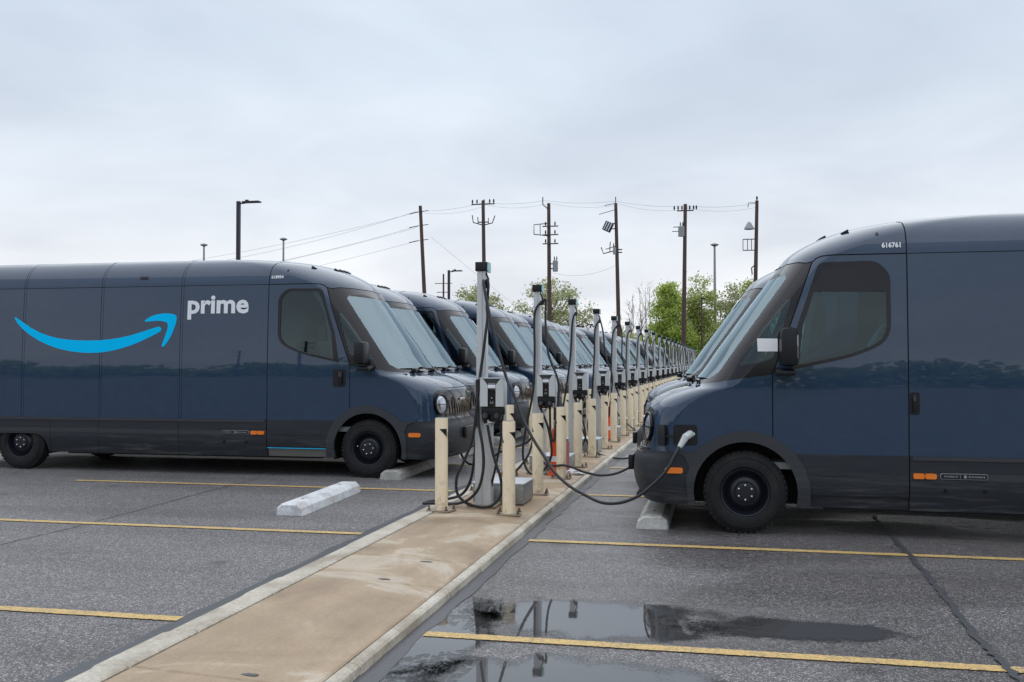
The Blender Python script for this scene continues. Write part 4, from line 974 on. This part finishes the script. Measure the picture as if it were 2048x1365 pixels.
# odds and ends on the island
def cone(x, y, h, label):
    t = thing('traffic_cone', label, 'traffic cone', (x, y, zt(x)), .3)
    b = MB(); b.lathe([(.060, .025), (.026, h), (.026, h + .012), (.0001, h + .012)], n=20); b.build('cone_body', M['orange'], t)
    b = MB(); b.box((0, 0, .0125), (.19, .19, .025), .006); b.build('cone_base', M['orange'], t)
    b = MB(); b.lathe([(.0520, h * .30), (.0475, h * .42)], n=20); b.build('reflective_band', M['white'], t)
cone(-2.232, 12.88, .60, 'orange traffic cone behind the bollards of the second charging post')
cone(-2.225, 18.95, .62, 'orange traffic cone further down the island between the cream bollards')
t = thing('sign_panel', 'small faded red panel leaning at the second charging post above the metal box', 'panel', (-2.13, 13.13, zt(-2.13)), .2)
b = MB(); b.box((0, 0, .22), (.12, .015, .42), .004, Matrix.Rotation(-.06, 3, 'X')); b.build('panel_board', M['pink'], t); b = MB(); b.box((0, .03, .15), (.015, .05, .30)); b.build('panel_prop', M['capgrey'], t)
bm = bmesh.new(); bmesh.ops.create_icosphere(bm, subdivisions=3, radius=1)
for v in bm.verts:
    k = 1 + random.uniform(-.35, .25); v.co = Vector((v.co.x * .13 * k, v.co.y * .10 * k, max(-.0, v.co.z * .045 * k + .03)))
me = bpy.data.meshes.new('plastic_bag'); bm.to_mesh(me); bm.free(); me.materials.append(M['paper'])
tag(link('plastic_bag', me, None, (-1.99, 13.1, zt(-1.99))), 'crumpled white plastic bag on the island beside the right bollards', 'litter')

# ------------------------------------------------------------------ lamps, poles, wires
def lamp(x, y, h, arm, label, r=.075):
    t = thing('lamp_post', label, 'lamp post', (x, y, 0)); b = MB(); b.box((0, 0, h / 2), (r * 2, r * 2, h), .01); b.build('lamp_pole', M['polemetal'], t)
    b = MB(); b.tube([(0, 0, h - .12), (.35, 0, h - .10)], .035, 6); b.build('lamp_arm', M['polemetal'], t)
    b = MB(); b.box((.25 + (arm - .25) / 2, 0, h - .06), (arm - .25, .36, .075), .02); b.box((.45, 0, h + .02), (.16, .12, .08), .02); b.build('lamp_head', M['polemetal'], t)
lamp(-23.69, 45, 9.56, 1.15, 'dark lamp post with flat arm rising behind the roof of the left van', .085)
lamp(-19.97, 70, 8.33, 1.0, 'smaller dark lamp post beyond the van row, left of the nearest charging post', .085)
def mast(x, y, h, label, cross=False):
    t = thing('light_mast', label, 'light mast', (x, y, 0)); b = MB(); b.tube([(0, 0, 0), (0, 0, h)], [.34, .18], 8); b.build('mast_pole', M['grey'], t)
    b = MB(); b.lathe([(.15, h - .2), (.75, h + .1), (.75, h + .22), (.3, h + .42), (.0001, h + .5)], n=14); b.build('lamp_ring', M['grey'], t)
mast(-102.25, 180, 24.9, 'thin distant light mast above the left van roof, left of the lamp post')
mast(-85.1, 180, 25.6, 'thin distant light mast above the left van roof, right of the lamp post')
mast(-2.1, 180, 22.4, 'tall thin light mast rising behind the trees left of the right van')
pw = []
def pole(x, y, h, lean, label, r=.20):
    t = thing('utility_pole', label, 'utility pole', (x, y, 0)); b = MB(); b.tube([(-lean * (0), 0, 0), (lean, 0, h)], [r * 1.15, r * .8], 9); b.build('pole_shaft', M['wood'], t); return t
def arm(t, x, z, l, d=0, mt='wood'):
    b = MB(); b.box((x, d, z), (l, .10, .10)); return b.build('crossarm', M[mt], t)
def ins(t, x, z, s=.1, up=True):
    b = MB(); b.lathe([(.04, 0), (.05, .1), (s, .14), (s, .2), (s * .7, .24), (s, .28), (s * .4, .42)], (x, 0, z if up else z - .42), 7); b.build('insulator', M['polemetal'], t)
def can(t, x, z, r=.26, h=.9):
    b = MB(); b.box((x / 2 + .1, -.1, z + h * .3), (abs(x) + .3, .1, .1)); b.box((x / 2 + .1, -.1, z + h * .75), (abs(x) + .3, .1, .1)); b.build('bracket', M['polemetal'], t)
    b = MB(); b.lathe([(.0001, z), (r, z + .02), (r, z + h), (r * .8, z + h + .06), (.0001, z + h + .1)], (x, -.1, 0), 12); b.build('transformer', M['grey'], t)
    ins(t, x - .1, z + h + .05, .06); ins(t, x + .12, z + h + .05, .06)
def rod(t, pts, r=.035, mt='polemetal', nm='bracket'):
    b = MB(); b.tube(pts, r * .75, 5); b.build(nm, M[mt], t)
Yp = 92
t = pole(-28.3, Yp, 16.8, -.85, 'leaning bare utility pole at the left end of the line of poles')
for z, s in ((16.2, .6), (14.85, .6), (13.4, .6)):
    rod(t, [(-.85 - .1, -.1, z), (-.75 - 1.2, -.1, z - .18)], .06); rod(t, [(-.85, -.1, z), (.0, -.1, z + .1)], .05)
t = pole(-22.6, Yp, 17.1, -.25, 'utility pole with crossarm right above the nearest charging post')
arm(t, -.25, 16.75, 2.3); [ins(t, -.25 + k, 16.8, .09) for k in (-1.05, -.6, .1, .65, 1.05)]; arm(t, -.2, 15.0, 1.1, -.1)
rod(t, [(-.2, -.1, 14.7), (-1.2, -.1, 15.0), (-1.3, -.1, 15.7)], .07); rod(t, [(-.2, -.1, 14.7), (.7, -.1, 14.9), (.95, -.1, 15.6)], .07); rod(t, [(-.7, -.1, 14.9), (-.75, -.1, 15.5)], .06); rod(t, [(.3, -.1, 14.8), (.3, -.1, 15.4)], .05)
t = pole(-16.35, Yp, 16.6, -.1, 'brown utility pole with stacked crossarms and a hanging grey transformer')
for z in (14.4, 13.6, 12.75): arm(t, .1, z, 1.5, -.2); ins(t, .5, z + .05, .08); ins(t, -.4, z + .05, .08)
rod(t, [(-.1, -.1, 16.0), (-.65, -.1, 16.5), (-.65, -.1, 17.2)], .07); rod(t, [(-1.5, -.1, 13.7), (-1.5, -.1, 14.6), (-.2, -.1, 14.7)], .06); rod(t, [(-1.5, -.1, 13.7), (-.1, -.1, 13.5)], .06); rod(t, [(-.9, -.1, 13.6), (-.9, -.1, 14.6)], .05)
can(t, .55, 10.1, .25, 1.0)
t = pole(-9.75, Yp, 16.4, -.35, 'leaning dark utility pole with a tilted transformer bank on its left side', .19)
rod(t, [(-.35, 0, 15.5), (-.35, 0, 17.0)], .06); rod(t, [(-.3, -.1, 15.8), (-1.9, -.1, 15.4)], .04); rod(t, [(-.3, -.1, 16.4), (-1.4, -.1, 16.2)], .04)
b = MB(); R = Matrix.Rotation(.45, 3, 'Y'); b.box((-1.05, -.2, 14.2), (.8, .5, .9), .08, R); b.build('transformer', M['polemetal'], t)
for dx in (-.22, .0, .22): b = MB(); b.box((-1.05 + dx * math.cos(.45), -.46, 14.2 - dx * math.sin(.45)), (.08, .06, .8), .01, R); b.build('cooling_fin', M['white'], t)
for z in (14.0, 14.5): rod(t, [(-.25, -.1, z), (-1.0, -.2, z)], .07)
rod(t, [(-.25, -.1, 12.0), (-1.5, -.1, 11.7), (-1.7, -.1, 12.3)], .07); rod(t, [(-.9, -.1, 11.8), (-.85, -.1, 12.8)], .06); rod(t, [(-.25, -.1, 12.4), (-1.3, -.1, 12.1)], .05); can(t, -.45, 11.6, .16, .6)
t = pole(-3.95, Yp, 16.1, .25, 'tall utility pole before the bright green tree, insulators fanned at its top')
arm(t, .25, 15.5, 1.5); [ins(t, .25 + k, 15.55, .09) for k in (-1.0, -.65, -.3, .1, .4, .75, 1.0)]; can(t, -.1, 13.1, .30, .9); rod(t, [(-.2, -.1, 13.6), (-.95, -.1, 13.6)], .05); rod(t, [(-.2, -.1, 14.0), (-.85, -.1, 14.0)], .05)
t = pole(2.35, Yp, 16.2, .35, 'dark utility pole just left of the roof of the right van with caged brackets', .19)
rod(t, [(.35, 0, 16.0), (-.4, -.1, 16.0), (-.45, -.1, 15.6)], .05)
rod(t, [(.35, 0, 13.65), (-.75, -.1, 13.65)], .05)
b = MB(); b.lathe([(.45, 13.6), (.42, 13.75), (.12, 14.25), (.0001, 14.3)], (-.35, -.1, 0), 10); b.build('shade_cap', M['grey'], t)
for z in (11.7, 12.7): rod(t, [(.3, -.1, z), (-.9, -.1, z)], .06)
for x in (-.9, -.5, -.15): rod(t, [(x, -.1, 11.7), (x, -.1, 12.7)], .045)
rod(t, [(.2, -.1, 10.4), (-.15, -.1, 10.1), (-.1, -.1, 9.5)], .08); ins(t, .35, 16.2, .1)
t = pole(-43.68, 150, 15.5, 0, 'distant utility pole with two crossarms left of the smaller lamp post', .16); arm(t, 0, 14.0, 2.8); arm(t, 0, 12.6, 2.2)
t = pole(-2.35, 96, 7.6, 0, 'short dark post with a small head among the trees near the right van', .08); b = MB(); b.box((.1, -.1, 7.65), (.4, .3, .16), .03); b.build('post_head', M['polemetal'], t)
def wire(a, b_, sag, r=.016, label=None):
    a, b_ = Vector(a), Vector(b_); P = []
    for i in range(19):
        k = i / 18; p = a.lerp(b_, k); p.z -= 4 * sag * k * (1 - k); P.append(p)
    b = MB(); b.tube(P, r, 4, False); o = b.build('overhead_wire', M['wire']); return tag(o, label, 'wire', 'overhead wires between the utility poles')
tops = [(-29.15, 16.3), (-22.85, 16.9), (-16.8, 16.9), (-10.1, 16.6), (-3.7, 15.95), (2.65, 15.95)]
nm = ['the leaning end pole and the pole above the nearest charging post', 'the pole above the nearest charging post and the brown pole', 'the brown pole and the leaning transformer pole', 'the leaning transformer pole and the pole by the green tree', 'the pole by the green tree and the pole beside the right van']
for i in range(5):
    (xa, za), (xb, zb) = tops[i], tops[i + 1]
    wire((xa, Yp, za), (xb, Yp, zb), .22, .012, 'upper wire between ' + nm[i]); wire((xa, Yp + .4, za - .12), (xb, Yp + .4, zb - .30), .35, .010, 'lower wire between ' + nm[i])
wire((-16.0, Yp, 10.0), (-10.1, Yp, 10.6), .55, .012, 'low slack wire between the brown pole and the leaning transformer pole')
for za, xb, zb, sag, lb in ((16.3, -96, 12.6, 4.2, 'topmost'), (16.2, -82, 9.4, 1.6, 'second highest'), (14.85, -84, 8.3, 2.2, 'middle'), (14.7, -78, 6.6, 1.2, 'second lowest'), (13.4, -72, 6.0, 1.0, 'lowest')):
    wire((-29.4, Yp, za), (xb, Yp - 6, zb), sag, .013, '%s long wire running left from the leaning end pole over the left van' % lb)
wire((-28.0, Yp, 13.7), (-24.2, 120, 7.5), .1, .010, 'faint stay wire dropping right from the leaning end pole')

# ------------------------------------------------------------------ trees
def leafmesh(P, size, mt, name, flat=.0):
    n = len(P); d = rng.normal(size=(n, 3)); d /= np.linalg.norm(d, axis=1, keepdims=True); e_ = np.cross(d, rng.normal(size=(n, 3))); e_ /= np.linalg.norm(e_, axis=1, keepdims=True)
    s = size * rng.uniform(.6, 1.3, (n, 1)); V = np.stack([P - d * s * .5, P + e_ * s * .32, P + d * s * .5, P - e_ * s * .32], 1).reshape(-1, 3)
    me = bpy.data.meshes.new(name); me.from_pydata(V.tolist(), [], np.arange(4 * n).reshape(n, 4).tolist()); me.materials.append(mt); me.update(); return me
def tree(name, x, y, h, r, zb, mt, n, size, label, cat='tree', stems=1, shape='round', bark='bark', nclus=60, sig=.38, group=None):
    t = thing(name, label, cat, (x, y, 0), 0, group); b = MB(); cl = []
    for c_ in range(nclus):
        while True:
            p = rng.uniform(-1, 1, 3)
            if np.linalg.norm(p) < 1 and np.linalg.norm(p) > .35: break
        k = (p[2] + 1) / 2
        if shape == 'cone': rr = r * (1.05 - .92 * k ** .9); p = np.array([p[0] * rr / max(.3, math.sqrt(1 - p[2] ** 2 * .5)), p[1] * rr, zb + k * (h - zb)])
        else: p = np.array([p[0] * r, p[1] * r, zb + k * (h - zb)])
        cl.append(p)
    for s_ in range(stems):
        a = rng.uniform(0, 2 * PI); bx = (rng.uniform(-.5, .5) if stems > 1 else 0); top = np.array([bx + (rng.uniform(-.5, .5) if stems > 1 else rng.uniform(-.3, .3)), 0, h * (.93 if shape != 'round' else .86)])
        r0 = max(.05, h * .013) * (1 if stems == 1 else .6); N_ = 9; tr = [np.array([bx, rng.uniform(-.2, .2), 0]) * (1 - i / N_) + top * (i / N_) + rng.normal(size=3) * np.array([.08, .08, 0]) * (0 < i < N_) for i in range(N_ + 1)]
        b.tube(tr, list(np.linspace(r0, r0 * .15, N_ + 1)), 6)
        for p in cl[s_::stems]:
            zz = max(.12 * h, p[2] - rng.uniform(.15, .35) * (h - zb) - .3); f = min(.97, zz / top[2]); q = tr[0] * (1 - f) + top * f; m_ = (q + p) / 2 + rng.normal(size=3) * .15
            b.tube([q, m_, p], [r0 * .30, r0 * .18, r0 * .06], 4, False)
            for e_ in range(3): g = p + rng.normal(size=3) * np.array([.4, .4, .35]); b.tube([m_ * .4 + p * .6, g], [r0 * .12, r0 * .05], 3, False)
    b.build('trunk', M[bark], t)
    if n:
        C = np.array(cl); k = rng.integers(0, len(C), n); P = C[k] + rng.normal(size=(n, 3)) * sig * np.array([1, 1, .8]); link('crown', leafmesh(P, size, mt, 'crown'), t)
    return t
tree('leafy_tree', -25.3, 100, 9.5, 2.7, 4.5, M['leaf_olive'], 5200, .23, 'round olive-green tree behind the nearest charging post', nclus=70, sig=.34)
tree('leafy_tree', -17.6, 101, 10.1, 4.2, 3.2, M['leaf_olive'], 6800, .23, 'wide thinly leaved olive tree around the brown utility pole', nclus=110, sig=.36)
tree('maroon_shrub', -14.2, 98, 5.8, 1.2, 2.6, M['leaf_red'], 1600, .2, 'small maroon-leaved shrub just above the van roofs', 'shrub', nclus=24, sig=.3)
tree('thin_tree', -11.2, 101, 6.6, 1.0, 2.5, M['leaf_olive'], 380, .2, 'slim sparse tree just right of the leaning transformer pole', nclus=26, sig=.3)
tree('bare_tree', -9.75, 102, 9.0, .55, 3.5, M['leaf_olive'], 0, .1, 'thin bare tree without leaves, left of the taller bare tree', stems=1, bark='barebark', nclus=24)
tree('bare_tree', -8.05, 102, 10.8, 1.0, 3.5, M['leaf_olive'], 0, .1, 'taller bare tree with several pale stems left of the bright green tree', stems=3, bark='barebark', nclus=50)
tree('bright_green_tree', -5.6, 99, 10.2, 3.0, 1.2, M['leaf_green'], 11000, .25, 'bright green pointed tree left of the tall utility pole', shape='cone', nclus=120, sig=.36)
tree('leafy_tree', -2.55, 101, 10.4, 1.75, 3.0, M['leaf_dark'], 6500, .23, 'green upright tree just right of the tall utility pole', nclus=80, sig=.36)
tree('leafy_tree', .45, 102, 9.2, 1.7, 2.6, M['leaf_olive'], 4200, .23, 'light sparse tree near the windshields of the right vans', nclus=60, sig=.36)
tree('leafy_tree', 2.3, 103, 10.2, 1.0, 3.0, M['leaf_dark'], 2600, .23, 'slim half-bare tree partly hidden by the right vans', nclus=40, sig=.33)
tree('leafy_tree', 5.2, 102, 8.0, 2.2, 2.6, M['leaf_dark'], 3000, .24, 'green tree hidden mostly behind the right vans', nclus=50)
for i, (x, h, r, mt, lb) in enumerate(((-12.6, 4.2, 1.3, 'leaf_olive', 'low olive bush above the far vans, right of the maroon shrub'), (-9.2, 4.6, 1.6, 'leaf_dark', 'low green bush at the foot of the bare trees'), (-7.6, 4.4, 1.5, 'leaf_green', 'low bright bush left of the bright green tree'), (-3.9, 4.9, 1.5, 'leaf_green', 'green bush round the foot of the tall utility pole'), (-1.3, 5.2, 1.5, 'leaf_dark', 'dark green bush below the upright tree'), (1.3, 5.6, 1.7, 'leaf_green', 'bright bush behind the hood of the right vans'))):
    tree('bush', x, 97.5 + i * .3, h, r, .6, M[mt], 4200, .25, lb, 'bush', nclus=36, sig=.4)
# the far side of the lot behind the camera, mirrored in the paint: low tree line, a few poles
P = []
for x in np.arange(-190, 120, 3.2):
    h = 4.8 + 1.9 * math.sin(x * .11) + 1.4 * math.sin(x * .31 + 1) + rng.uniform(-.3, .3); m_ = 150
    P.append(np.stack([x + rng.normal(size=m_) * 2.0, -92 + rng.normal(size=m_) * 2.5, rng.uniform(0, 1, m_) ** .8 * max(1.5, h)], 1))
tag(link('tree_line', leafmesh(np.concatenate(P), 1.7, M['leaf_dark'], 'tree_line')), 'dark tree line mirrored in the van sides', 'tree line', kind='stuff')
for x, h, w_ in ((-58.5, 9.5, 'leftmost'), (-49.0, 11.5, 'middle'), (-41.0, 11.0, 'rightmost')):
    t = pole(x, -84, h, .1, w_ + ' of three poles faintly mirrored in the side of the smile van', .22); arm(t, .1, h - .4, 2.4); arm(t, .1, h - 1.4, 2.0)
    t['group'] = 'poles mirrored in the van side'
